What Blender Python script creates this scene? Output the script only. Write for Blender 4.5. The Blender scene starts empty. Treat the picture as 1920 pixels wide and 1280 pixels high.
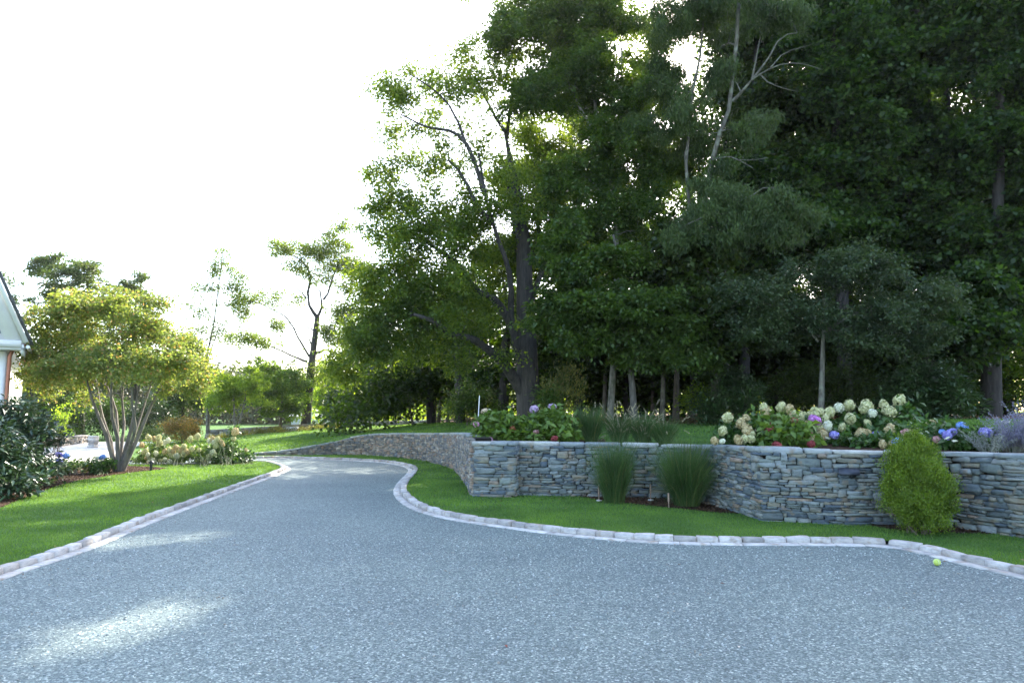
import bpy, math, random
import numpy as np
from mathutils import Vector
from mathutils.geometry import tessellate_polygon

random.seed(7)
sc = bpy.context.scene
COL = sc.collection
PITCH = math.atan(130 / 1280.0)
EYE = 1.6
CP, SP = math.cos(PITCH), math.sin(PITCH)

# ------------------------------------------------------------------ helpers
def ray(px, py):
    u = (px - 960) / 1280.0; v = (640 - py) / 1280.0
    return u, CP - v * SP, SP + v * CP

def W(px, py, Y):
    """world point at distance Y in front of the camera on the ray of a picture point"""
    x, y, z = ray(px, py); k = Y / y
    return np.array([x * k, Y, EYE + z * k])

def G(px, py, z=0.0):
    """world point on the level z seen at a picture point"""
    x, y, zz = ray(px, py); k = (z - EYE) / zz
    return np.array([x * k, y * k, z])

def pxm(Y):
    return Y / 1280.0        # metres per full size pixel at distance Y

def link(o):
    COL.objects.link(o); return o

def tag(o, label=None, cat=None, group=None, kind=None):
    if label: o['label'] = label
    if cat: o['category'] = cat
    if group: o['group'] = group
    if kind: o['kind'] = kind
    return o

def empty(name, loc, label, cat, group=None):
    o = bpy.data.objects.new(name, None); o.location = tuple(float(c) for c in loc)
    o.empty_display_size = .2
    link(o); return tag(o, label, cat, group)

def mesh(name, V, F, smooth=False):
    """V (n,3); F list of int arrays (m,3) or (m,4)"""
    me = bpy.data.meshes.new(name)
    V = np.asarray(V, dtype=np.float32)
    F = [np.asarray(f, dtype=np.int32) for f in F if f is not None and len(f)]
    me.vertices.add(len(V)); me.vertices.foreach_set('co', V.ravel())
    nl = sum(f.size for f in F); npoly = sum(len(f) for f in F)
    me.loops.add(nl); me.polygons.add(npoly)
    me.loops.foreach_set('vertex_index', np.concatenate([f.ravel() for f in F]))
    st, tot, c = [], [], 0
    for f in F:
        k = f.shape[1]
        st.append(c + np.arange(len(f)) * k); tot.append(np.full(len(f), k)); c += f.size
    me.polygons.foreach_set('loop_start', np.concatenate(st).astype(np.int32))
    me.polygons.foreach_set('loop_total', np.concatenate(tot).astype(np.int32))
    if smooth:
        me.polygons.foreach_set('use_smooth', np.ones(npoly, dtype=bool))
    me.update(calc_edges=True)
    return me

def obj(name, V, F, mat, parent=None, smooth=False, root=None):
    """mesh object from world coordinates; child of parent when given (root = the top-level thing)"""
    V = np.asarray(V, dtype=float)
    if root is None: root = parent
    if root is not None:
        V = V - np.array(root.location)
    me = mesh(name, V, F, smooth); me.materials.append(mat)
    o = bpy.data.objects.new(name, me); link(o)
    if parent is not None: o.parent = parent
    return o

class Geo:
    def __init__(s): s.V = []; s.F4 = []; s.F3 = []; s.n = 0
    def add(s, V, F):
        V = np.asarray(V, float); F = np.asarray(F, int)
        if len(F) == 0: return
        (s.F4 if F.shape[1] == 4 else s.F3).append(F + s.n); s.V.append(V); s.n += len(V)
    def box(s, c, h, R=None):
        T = np.array([[x, y, z] for x in (-1, 1) for y in (-1, 1) for z in (-1, 1)], float) * h
        if R is not None: T = T @ np.asarray(R).T
        s.add(T + c, [[0, 1, 3, 2], [4, 6, 7, 5], [0, 4, 5, 1], [2, 3, 7, 6], [0, 2, 6, 4], [1, 5, 7, 3]])
    def tube(s, P, r, sides=6, cap=False):
        V, F = tube(P, r, sides); s.add(V, F)
        if cap:
            n = len(V); c0 = np.mean(V[:sides], 0); c1 = np.mean(V[-sides:], 0)
            i = np.arange(sides); j = (i + 1) % sides
            s.add(np.vstack([V[:sides], [c0]]), np.stack([j, i, np.full(sides, sides)], 1))
            s.add(np.vstack([V[-sides:], [c1]]), np.stack([i, j, np.full(sides, sides)], 1))
    def get(s):
        return np.vstack(s.V), [np.vstack(s.F4) if s.F4 else None, np.vstack(s.F3) if s.F3 else None]
    def obj(s, name, mat, parent=None, smooth=False, root=None):
        V, F = s.get(); return obj(name, V, F, mat, parent, smooth, root)

def tube(P, r, sides=6):
    P = np.asarray(P, float); n = len(P)
    r = np.broadcast_to(np.asarray(r, float), (n,))
    T = np.gradient(P, axis=0); T /= np.linalg.norm(T, axis=1)[:, None] + 1e-9
    ref = np.array([0, 0, 1.0]) if abs(T[0, 2]) < .9 else np.array([1.0, 0, 0])
    A = np.cross(T, ref); bad = np.linalg.norm(A, axis=1) < .15
    if bad.any():
        A[bad] = np.cross(T[bad], ref + np.array([.3, .5, -.2]))
    A /= np.linalg.norm(A, axis=1)[:, None] + 1e-9
    B = np.cross(T, A)
    a = np.linspace(0, 2 * math.pi, sides, endpoint=False)
    V = P[:, None, :] + r[:, None, None] * (np.cos(a)[None, :, None] * A[:, None, :] + np.sin(a)[None, :, None] * B[:, None, :])
    i = np.arange(n - 1)[:, None] * sides; k = np.arange(sides)[None, :]; k2 = (k + 1) % sides
    F = np.stack([i + k, i + k2, i + sides + k2, i + sides + k], -1).reshape(-1, 4)
    return V.reshape(-1, 3), F

def smoothpath(P, step):
    """Catmull-Rom through P, resampled at a step"""
    P = [np.asarray(p, float) for p in P]; Q = []
    E = [2 * P[0] - P[1]] + P + [2 * P[-1] - P[-2]]
    for i in range(1, len(E) - 2):
        a, b, c, d = E[i - 1], E[i], E[i + 1], E[i + 2]
        for t in np.linspace(0, 1, 12, endpoint=False):
            Q.append(.5 * ((2 * b) + (-a + c) * t + (2 * a - 5 * b + 4 * c - d) * t * t + (-a + 3 * b - 3 * c + d) * t ** 3))
    Q.append(P[-1]); Q = np.array(Q)
    s = np.concatenate([[0], np.cumsum(np.linalg.norm(np.diff(Q[:, :2], axis=0), axis=1))])
    n = max(2, int(s[-1] / step) + 1); t = np.linspace(0, s[-1], n)
    return np.stack([np.interp(t, s, Q[:, k]) for k in range(Q.shape[1])], 1), t

def inpoly(x, y, poly):
    poly = np.asarray(poly)[:, :2]; r = np.zeros(len(x), bool); n = len(poly)
    for i in range(n):
        x0, y0 = poly[i]; x1, y1 = poly[(i + 1) % n]
        if y0 == y1: continue
        c = ((y0 > y) != (y1 > y)) & (x < (x1 - x0) * (y - y0) / (y1 - y0) + x0)
        r ^= c
    return r

def flat(name, poly, z, mat, kind='structure', thick=None):
    P = [Vector((p[0], p[1], 0)) for p in poly]
    T = tessellate_polygon([P])
    V = np.array([[p[0], p[1], z] for p in poly]); F = []
    for t in T:
        a, b, c = (V[i] for i in t)
        n = (b[0] - a[0]) * (c[1] - a[1]) - (b[1] - a[1]) * (c[0] - a[0])
        F.append(t if n > 0 else (t[0], t[2], t[1]))
    o = obj(name, V, [np.array(F)], mat)
    return tag(o, kind=kind)

def unit(v): return v / (np.linalg.norm(v, axis=-1, keepdims=True) + 1e-9)

# ------------------------------------------------------------------ materials
def newmat(name):
    m = bpy.data.materials.new(name); m.use_nodes = True
    nt = m.node_tree; nt.nodes.clear()
    return m, nt

def N(nt, t, **kw):
    n = nt.nodes.new(t)
    for k, v in kw.items():
        if k in n.inputs: n.inputs[k].default_value = v
        else: setattr(n, k, v)
    return n

def ramp(nt, stops, fac=None, interp='LINEAR'):
    r = N(nt, 'ShaderNodeValToRGB'); cr = r.color_ramp; cr.interpolation = interp
    while len(cr.elements) > 1: cr.elements.remove(cr.elements[0])
    cr.elements[0].position = stops[0][0]; cr.elements[0].color = (*stops[0][1], 1)
    for p, c in stops[1:]:
        e = cr.elements.new(p); e.color = (*c, 1)
    if fac is not None: nt.links.new(fac, r.inputs['Fac'])
    return r

def mix(nt, a, b, fac, mode='MIX'):
    n = N(nt, 'ShaderNodeMix', data_type='RGBA', blend_type=mode)
    for k, s in ((6, a), (7, b)):
        if hasattr(s, 'is_linked') or hasattr(s, 'links'): nt.links.new(s, n.inputs[k])
        else: n.inputs[k].default_value = (*s, 1)
    if isinstance(fac, (int, float)): n.inputs[0].default_value = fac
    else: nt.links.new(fac, n.inputs[0])
    return n.outputs[2]

def leafmat(name, cols, trans=.35, tcol=None, rough=.45, spec=.35, big=1.2):
    """cols: list of (pos,color) by leaf; big: size of hue patches"""
    m, nt = newmat(name); L = nt.links.new
    g = N(nt, 'ShaderNodeNewGeometry'); r = ramp(nt, cols, g.outputs['Random Per Island'])
    tc = N(nt, 'ShaderNodeTexCoord'); nz = N(nt, 'ShaderNodeTexNoise', Scale=big, Detail=1.0)
    L(tc.outputs['Object'], nz.inputs['Vector'])
    rr = ramp(nt, [(.3, (.72, .74, .78)), (.7, (1.28, 1.22, 1.0))], nz.outputs['Fac'])
    c = mix(nt, r.outputs['Color'], rr.outputs['Color'], 1.0, 'MULTIPLY')
    p = N(nt, 'ShaderNodeBsdfPrincipled', Roughness=rough)
    p.inputs['Specular IOR Level'].default_value = spec
    L(c, p.inputs['Base Color'])
    t = N(nt, 'ShaderNodeBsdfTranslucent')
    tcol = tcol or (1.9, 1.7, .7)
    c2 = mix(nt, c, tcol, 1.0, 'MULTIPLY'); L(c2, t.inputs['Color'])
    mx = N(nt, 'ShaderNodeMixShader'); mx.inputs[0].default_value = trans
    L(p.outputs[0], mx.inputs[1]); L(t.outputs[0], mx.inputs[2])
    o = N(nt, 'ShaderNodeOutputMaterial'); L(mx.outputs[0], o.inputs[0])
    return m

def plain(name, col, rough=.6, spec=.4, metal=0, var=.12, scale=6, bump=0, bscale=40):
    m, nt = newmat(name); L = nt.links.new
    tc = N(nt, 'ShaderNodeTexCoord'); nz = N(nt, 'ShaderNodeTexNoise', Scale=scale, Detail=5.0)
    L(tc.outputs['Object'], nz.inputs['Vector'])
    a = tuple(c * (1 - var) for c in col); b = tuple(min(1, c * (1 + var)) for c in col)
    r = ramp(nt, [(.3, a), (.7, b)], nz.outputs['Fac'])
    p = N(nt, 'ShaderNodeBsdfPrincipled', Roughness=rough, Metallic=metal)
    p.inputs['Specular IOR Level'].default_value = spec
    L(r.outputs[0], p.inputs['Base Color'])
    if bump:
        n2 = N(nt, 'ShaderNodeTexNoise', Scale=bscale, Detail=4.0); L(tc.outputs['Object'], n2.inputs['Vector'])
        b = N(nt, 'ShaderNodeBump', Strength=bump, Distance=.01); L(n2.outputs['Fac'], b.inputs['Height']); L(b.outputs[0], p.inputs['Normal'])
    o = N(nt, 'ShaderNodeOutputMaterial'); L(p.outputs[0], o.inputs[0])
    return m

def barkmat(name, dark, light, scale=1.0, lich=None):
    m, nt = newmat(name); L = nt.links.new
    tc = N(nt, 'ShaderNodeTexCoord'); mp = N(nt, 'ShaderNodeMapping'); mp.inputs['Scale'].default_value = (14 * scale, 14 * scale, 2.5 * scale)
    L(tc.outputs['Object'], mp.inputs[0])
    nz = N(nt, 'ShaderNodeTexNoise', Scale=1.0, Detail=6.0, Roughness=.65); L(mp.outputs[0], nz.inputs['Vector'])
    r = ramp(nt, [(.35, dark), (.65, light)], nz.outputs['Fac']); col = r.outputs[0]
    if lich:
        n3 = N(nt, 'ShaderNodeTexNoise', Scale=3.0 * scale, Detail=4.0); L(tc.outputs['Object'], n3.inputs['Vector'])
        r3 = ramp(nt, [(.5, (0, 0, 0)), (.62, (1, 1, 1))], n3.outputs['Fac']); col = mix(nt, col, lich, r3.outputs[0])
    p = N(nt, 'ShaderNodeBsdfPrincipled', Roughness=.9); L(col, p.inputs['Base Color'])
    b = N(nt, 'ShaderNodeBump', Strength=.8, Distance=.03); L(nz.outputs['Fac'], b.inputs['Height']); L(b.outputs[0], p.inputs['Normal'])
    o = N(nt, 'ShaderNodeOutputMaterial'); L(p.outputs[0], o.inputs[0])
    return m

def stonemat(name, cols, bump=.5, moss=0.0, rough=.85):
    m, nt = newmat(name); L = nt.links.new
    g = N(nt, 'ShaderNodeNewGeometry'); r = ramp(nt, cols, g.outputs['Random Per Island'], 'CONSTANT' if len(cols) > 4 else 'LINEAR')
    tc = N(nt, 'ShaderNodeTexCoord'); mp = N(nt, 'ShaderNodeMapping'); mp.inputs['Scale'].default_value = (9, 9, 26)
    L(tc.outputs['Object'], mp.inputs[0])
    nz = N(nt, 'ShaderNodeTexNoise', Scale=1.0, Detail=7.0, Roughness=.7); L(mp.outputs[0], nz.inputs['Vector'])
    rr = ramp(nt, [(.25, (.55, .55, .56)), (.5, (1, 1, 1)), (.8, (1.4, 1.36, 1.25))], nz.outputs['Fac'])
    c = mix(nt, r.outputs[0], rr.outputs[0], 1.0, 'MULTIPLY')
    n4 = N(nt, 'ShaderNodeTexNoise', Scale=7.0, Detail=3.0); L(tc.outputs['Object'], n4.inputs['Vector'])
    r4 = ramp(nt, [(.56, (0, 0, 0)), (.68, (.6, .6, .6))], n4.outputs['Fac'])
    c = mix(nt, c, (.27, .20, .13), r4.outputs[0])
    p = N(nt, 'ShaderNodeBsdfPrincipled', Roughness=rough); L(c, p.inputs['Base Color']); p.inputs['Specular IOR Level'].default_value = .3
    n2 = N(nt, 'ShaderNodeTexNoise', Scale=45.0, Detail=5.0); L(tc.outputs['Object'], n2.inputs['Vector'])
    add = N(nt, 'ShaderNodeMath', operation='ADD'); L(nz.outputs['Fac'], add.inputs[0]); L(n2.outputs['Fac'], add.inputs[1])
    b = N(nt, 'ShaderNodeBump', Strength=bump, Distance=.012); L(add.outputs[0], b.inputs['Height']); L(b.outputs[0], p.inputs['Normal'])
    o = N(nt, 'ShaderNodeOutputMaterial'); L(p.outputs[0], o.inputs[0])
    return m

def gravelmat():
    m, nt = newmat('gravel'); L = nt.links.new
    tc = N(nt, 'ShaderNodeTexCoord')
    v = N(nt, 'ShaderNodeTexVoronoi', Scale=82.0); L(tc.outputs['Object'], v.inputs['Vector'])
    v2 = N(nt, 'ShaderNodeTexVoronoi', Scale=48.0); L(tc.outputs['Object'], v2.inputs['Vector'])
    sep = N(nt, 'ShaderNodeSeparateColor'); L(v.outputs['Color'], sep.inputs[0])
    r = ramp(nt, [(0, (.058, .084, .086)), (.35, (.096, .128, .128)), (.7, (.150, .194, .190)), (.92, (.225, .275, .265)), (1, (.42, .46, .43))], sep.outputs[0])
    sep2 = N(nt, 'ShaderNodeSeparateColor'); L(v2.outputs['Color'], sep2.inputs[0])
    r2 = ramp(nt, [(0, (.82, .83, .85)), (.8, (1.08, 1.08, 1.06)), (1, (1.35, 1.32, 1.25))], sep2.outputs[1])
    c = mix(nt, r.outputs[0], r2.outputs[0], 1.0, 'MULTIPLY')
    nz = N(nt, 'ShaderNodeTexNoise', Scale=.55, Detail=4.0); L(tc.outputs['Object'], nz.inputs['Vector'])
    r3 = ramp(nt, [(.35, (.9, .91, .93)), (.65, (1.1, 1.09, 1.06))], nz.outputs['Fac'])
    c = mix(nt, c, r3.outputs[0], 1.0, 'MULTIPLY')
    p = N(nt, 'ShaderNodeBsdfPrincipled', Roughness=.7); L(c, p.inputs['Base Color']); p.inputs['Specular IOR Level'].default_value = .35
    inv = N(nt, 'ShaderNodeMath', operation='MULTIPLY_ADD'); inv.inputs[1].default_value = -1.2; inv.inputs[2].default_value = 1
    L(v.outputs['Distance'], inv.inputs[0])
    ad = N(nt, 'ShaderNodeMath', operation='ADD'); L(inv.outputs[0], ad.inputs[0]); L(sep.outputs[1], ad.inputs[1])
    b = N(nt, 'ShaderNodeBump', Strength=.6, Distance=.006); L(ad.outputs[0], b.inputs['Height']); L(b.outputs[0], p.inputs['Normal'])
    o = N(nt, 'ShaderNodeOutputMaterial'); L(p.outputs[0], o.inputs[0])
    return m

def groundmat(name, c0, c1, c2, scale=1.0, fine=60, bump=.6):
    m, nt = newmat(name); L = nt.links.new
    tc = N(nt, 'ShaderNodeTexCoord')
    nz = N(nt, 'ShaderNodeTexNoise', Scale=scale, Detail=5.0); L(tc.outputs['Object'], nz.inputs['Vector'])
    nf = N(nt, 'ShaderNodeTexNoise', Scale=fine, Detail=4.0, Roughness=.7); L(tc.outputs['Object'], nf.inputs['Vector'])
    r = ramp(nt, [(.32, c0), (.5, c1), (.68, c2)], nz.outputs['Fac'])
    rf = ramp(nt, [(.3, (.6, .6, .6)), (.7, (1.35, 1.35, 1.35))], nf.outputs['Fac'])
    c = mix(nt, r.outputs[0], rf.outputs[0], 1.0, 'MULTIPLY')
    p = N(nt, 'ShaderNodeBsdfPrincipled', Roughness=.9); L(c, p.inputs['Base Color']); p.inputs['Specular IOR Level'].default_value = .15
    b = N(nt, 'ShaderNodeBump', Strength=bump, Distance=.02); L(nf.outputs['Fac'], b.inputs['Height']); L(b.outputs[0], p.inputs['Normal'])
    o = N(nt, 'ShaderNodeOutputMaterial'); L(p.outputs[0], o.inputs[0])
    return m

M = {}
M['gravel'] = gravelmat()
M['lawn'] = groundmat('lawn_soil', (.045, .10, .02), (.065, .135, .028), (.09, .165, .035), 1.6, 70)
M['mulch'] = groundmat('mulch', (.035, .02, .013), (.055, .032, .02), (.085, .052, .033), 5, 45, 1.0)
M['litter'] = groundmat('litter', (.06, .032, .018), (.10, .055, .03), (.17, .10, .06), 2.5, 30, 1.0)
M['paving'] = groundmat('sunlit_paving', (.42, .40, .37), (.48, .46, .43), (.55, .53, .50), 2, 80, .3)
M['apron'] = stonemat('apron_stone', [(0, (.38, .365, .345)), (.5, (.46, .445, .425)), (1, (.54, .525, .50))], .3)
M['cobble'] = stonemat('cobble_stone', [(0, (.28, .27, .26)), (.35, (.40, .37, .345)), (.7, (.46, .435, .415)), (1, (.53, .505, .48))], .5)
_w = [(0, (.12, .145, .155)), (.14, (.18, .205, .205)), (.3, (.14, .165, .16)), (.42, (.23, .245, .235)), (.54, (.18, .18, .155)),
      (.62, (.24, .225, .18)), (.68, (.09, .115, .14)), (.8, (.20, .23, .215)), (.92, (.26, .215, .175)), (.945, (.24, .27, .275)), (.985, (.31, .24, .19))]
M['wall'] = stonemat('wall_stone', _w, .9)
M['wallb'] = stonemat('rubble_stone', [(0, (.20, .19, .18)), (.14, (.28, .25, .22)), (.3, (.17, .185, .20)), (.42, (.33, .30, .26)), (.55, (.24, .23, .22)),
      (.65, (.36, .28, .22)), (.75, (.16, .165, .17)), (.85, (.40, .37, .32)), (.93, (.30, .22, .17))], .9)
M['cope'] = stonemat('coping_stone', [(0, (.20, .23, .24)), (.4, (.28, .305, .305)), (.7, (.34, .355, .34)), (1, (.42, .42, .39))], .8)
M['core'] = plain('wall_core', (.035, .033, .03), .95, .1)
M['bark_dark'] = barkmat('dark_bark', (.022, .019, .017), (.068, .058, .05), 1.0)
M['bark_grey'] = barkmat('grey_bark', (.055, .048, .038), (.165, .148, .12), 1.3, (.19, .19, .15))
M['bark_pale'] = barkmat('pale_bark', (.12, .11, .09), (.34, .32, .28), 1.6, (.14, .15, .11))
M['bark_brown'] = barkmat('brown_bark', (.07, .055, .04), (.17, .14, .11), 1.5)
M['bark_smooth'] = barkmat('smooth_bark', (.09, .08, .07), (.20, .18, .155), .8)
M['bark_black'] = barkmat('black_bark', (.016, .013, .012), (.05, .042, .038), 1.0)
M['bark_mid'] = barkmat('mid_bark', (.05, .045, .038), (.14, .125, .105), 1.4)
M['stem'] = plain('stem_green', (.05, .075, .025), .7)

G3 = lambda a, b, c: [(0, a), (.5, b), (1, c)]
M['lf_oak'] = leafmat('oak_leaf', G3((.045, .085, .018), (.078, .128, .026), (.125, .18, .038)), .5, (2.8, 2.5, .6))
M['lf_maple'] = leafmat('maple_leaf', G3((.010, .026, .007), (.024, .054, .013), (.058, .108, .022)), .36, (2.8, 2.9, .5))
M['lf_dark'] = leafmat('dark_leaf', G3((.012, .025, .006), (.025, .047, .010), (.05, .08, .016)), .32, (3.0, 2.8, .5))
M['lf_willow'] = leafmat('willow_leaf', G3((.040, .072, .022), (.06, .10, .030), (.09, .14, .042)), .35, (1.8, 1.7, .7))
M['lf_blue'] = leafmat('dogwood_leaf', G3((.028, .048, .024), (.045, .075, .034), (.08, .115, .052)), .3, (1.8, 1.8, .8))
M['lf_jap'] = leafmat('golden_leaf', [(0, (.14, .20, .062)), (.6, (.205, .265, .085)), (.88, (.28, .31, .11)), (.96, (.38, .27, .14)), (1, (.42, .22, .13))], .54, (1.5, 1.5, .7), big=.9)
M['lf_bright'] = leafmat('bright_leaf', G3((.11, .18, .03), (.17, .26, .042), (.24, .33, .06)), .58, (2.0, 1.9, .6))
M['lf_orange'] = leafmat('orange_leaf', [(0, (.15, .15, .03)), (.5, (.26, .20, .04)), (1, (.42, .22, .06))], .4, (1.4, 1.3, .7))
M['lf_mid'] = leafmat('mid_leaf', G3((.045, .085, .03), (.07, .115, .04), (.105, .155, .055)), .42)
M['lf_rhodo'] = leafmat('rhododendron_leaf', G3((.020, .045, .026), (.032, .065, .035), (.05, .09, .045)), .12, (1.6, 1.8, .6), rough=.28, spec=.6)
M['lf_hyd'] = leafmat('hydrangea_leaf', G3((.065, .125, .024), (.10, .175, .034), (.145, .225, .05)), .28, (1.6, 1.6, .5), rough=.4)
M['lf_hyd2'] = leafmat('hydrangea_dark_leaf', G3((.032, .078, .020), (.05, .108, .027), (.075, .145, .036)), .25, (1.6, 1.6, .5), rough=.4)
M['lf_cyp'] = leafmat('cypress_leaf', G3((.075, .14, .014), (.125, .205, .02), (.19, .26, .028)), .25, (1.5, 1.5, .5), big=4)
M['lf_yell'] = leafmat('yellowing_leaf', G3((.07, .09, .02), (.12, .14, .035), (.22, .20, .05)), .35)
M['gr_blade'] = leafmat('lawn_blade', G3((.075, .155, .034), (.108, .21, .046), (.15, .26, .062)), .4, (1.7, 1.6, .5), rough=.5, spec=.2, big=.8)
M['gr_tall'] = leafmat('tall_grass_blade', [(0, (.042, .092, .030)), (.6, (.075, .14, .044)), (.93, (.07, .12, .045)), (1, (.25, .22, .10))], .25, (1.6, 1.6, .6), rough=.5, big=2)
M['plume'] = leafmat('seed_plume', G3((.30, .26, .18), (.42, .37, .27), (.52, .47, .36)), .3, (1, 1, 1), rough=.8, spec=.1)
M['sage'] = leafmat('sage_flower', G3((.21, .20, .32), (.29, .28, .42), (.38, .37, .50)), .25, (1, 1, 1), rough=.8, spec=.1)
M['sage_stem'] = leafmat('sage_stem', G3((.20, .22, .20), (.28, .30, .28), (.36, .38, .36)), .2, (1, 1, 1), rough=.8, spec=.1)
FL = {'L': ((.44, .46, .24), (.60, .60, .36), (.72, .70, .48)), 'T': ((.42, .34, .18), (.58, .48, .28), (.66, .58, .38)),
      'W': ((.66, .70, .56), (.78, .80, .68), (.85, .85, .78)), 'R': ((.20, .04, .05), (.32, .07, .08), (.42, .12, .11)),
      'P': ((.42, .22, .24), (.54, .30, .33), (.62, .42, .42)), 'V': ((.45, .16, .52), (.58, .24, .66), (.68, .36, .74)),
      'B': ((.14, .26, .68), (.22, .38, .80), (.34, .50, .86)), 'I': ((.26, .24, .66), (.36, .34, .78), (.48, .46, .84)),
      'K': ((.60, .28, .50), (.72, .38, .60), (.80, .52, .70)), 'O': ((.22, .08, .04), (.32, .13, .07), (.38, .18, .10)),
      'H': ((.44, .32, .56), (.58, .44, .68), (.70, .58, .78)), 'N': ((.62, .50, .36), (.72, .58, .46), (.76, .66, .52))}
for k, v in FL.items():
    M['fl_' + k] = leafmat('flower_' + k, G3(*v), .2, (1, 1, 1), rough=.7, spec=.15, big=8)
FNAME = {'L': 'lime green', 'T': 'tan', 'W': 'white', 'R': 'dark red', 'P': 'dusty pink', 'V': 'magenta violet', 'B': 'sky blue', 'I': 'blue violet',
         'K': 'pink', 'O': 'rusty brown', 'H': 'lilac', 'N': 'peach'}

M['lf_maple2'] = leafmat('maple_leaf_light', G3((.032, .066, .016), (.052, .096, .021), (.085, .14, .03)), .4, (2.6, 2.4, .6))
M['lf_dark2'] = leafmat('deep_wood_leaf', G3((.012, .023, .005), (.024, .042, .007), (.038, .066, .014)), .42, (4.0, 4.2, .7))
M['lf_rhodo2'] = leafmat('rhododendron_leaf_shade', G3((.018, .040, .012), (.030, .062, .017), (.05, .09, .025)), .15, (1.6, 1.8, .6), rough=.35, spec=.5)
M['lf_bright2'] = leafmat('spring_leaf', G3((.07, .13, .028), (.11, .19, .04), (.16, .25, .055)), .55, (1.9, 1.8, .6))
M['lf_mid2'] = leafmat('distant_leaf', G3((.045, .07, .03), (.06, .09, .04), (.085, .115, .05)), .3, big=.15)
M['dry'] = leafmat('dry_leaf', G3((.10, .05, .025), (.20, .11, .06), (.34, .22, .13)), .2, (1, 1, 1), rough=.8, spec=.15)
M['chip'] = leafmat('bark_chip', G3((.04, .022, .014), (.07, .04, .026), (.14, .09, .06)), .05, (1, 1, 1), rough=.85, spec=.1)
M['pebble'] = stonemat('pebble', [(0, (.20, .235, .235)), (.5, (.30, .34, .34)), (1, (.5, .53, .52))], .2)

# ------------------------------------------------------------------ plants
def leaves(rng, C, D, Nn, L, Wd, fold=.15, five=False):
    n = len(C); L = L * rng.uniform(.7, 1.25, (n, 1)); Wd = Wd * rng.uniform(.75, 1.2, (n, 1))
    D = unit(D); S = unit(np.cross(D, Nn)); Nn = np.cross(S, D)
    a = C; c = C + D * L - Nn * L * .12
    m = C + D * L * .48
    b = m + S * Wd * .5 + Nn * Wd * fold; d = m - S * Wd * .5 + Nn * Wd * fold
    k = np.arange(n)[:, None]
    if five:
        V = np.stack([a, b, c, d, m], 1).reshape(-1, 3)
        F = np.concatenate([k * 5 + np.array([0, 1, 2, 4]), k * 5 + np.array([0, 4, 2, 3])])
    else:
        V = np.stack([a, b, c, d], 1).reshape(-1, 3); F = k * 4 + np.array([0, 1, 2, 3])
    return V, F

def ballpts(rng, n, p=.45):
    u = unit(rng.normal(size=(n, 3))); return u * rng.uniform(0, 1, (n, 1)) ** p

def sprayleaves(rng, cents, rc, flat_, per, L, Wd, style='broad', five=False):
    """leaf cluster round each clump centre"""
    n = len(cents); rcs = rc * rng.uniform(.55, 1.3, n)
    cnt = np.maximum(2, (per * (rcs / rc) ** 2 * rng.uniform(.6, 1.3, n))).astype(int)
    idx = np.repeat(np.arange(n), cnt); m = len(idx)
    # every cluster is a tilted, uneven disc
    tilt = unit(np.stack([rng.normal(0, .5, n), rng.normal(0, .5, n), np.ones(n)], 1))
    t1 = unit(np.cross(tilt, rng.normal(size=(n, 3)))); t2 = np.cross(tilt, t1)
    el = rng.uniform(.6, 1.25, (n, 1))
    q = np.clip(rng.normal(0, .48, (m, 3)), -1.5, 1.5)
    off = (q[:, :1] * t1[idx] * el[idx] + q[:, 1:2] * t2[idx] / el[idx] + q[:, 2:3] * tilt[idx] * flat_) * rcs[idx][:, None]
    C = cents[idx] + off
    if style == 'hang':
        D = np.stack([rng.normal(0, .45, m), rng.normal(0, .45, m), -np.abs(rng.normal(.9, .35, m))], 1)
        Nn = rng.normal(size=(m, 3))
    elif style == 'up':
        D = np.stack([rng.normal(0, .5, m), rng.normal(0, .5, m), np.abs(rng.normal(1.0, .35, m))], 1) + unit(off) * .4
        Nn = rng.normal(size=(m, 3))
    elif style == 'whorl':
        D = unit(off * np.array([1, 1, .5])) + rng.normal(0, .35, (m, 3)) + np.array([0, 0, .05])
        Nn = np.array([0, 0, 1.0]) + rng.normal(0, .35, (m, 3))
    else:
        D = unit(off * np.array([1, 1, .3])) * .7 + rng.normal(0, .6, (m, 3)) + np.array([0, 0, -.25])
        Nn = np.array([0, 0, .9]) + rng.normal(0, .55, (m, 3))
    return leaves(rng, C, D, Nn, L, Wd, five=five)

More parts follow.
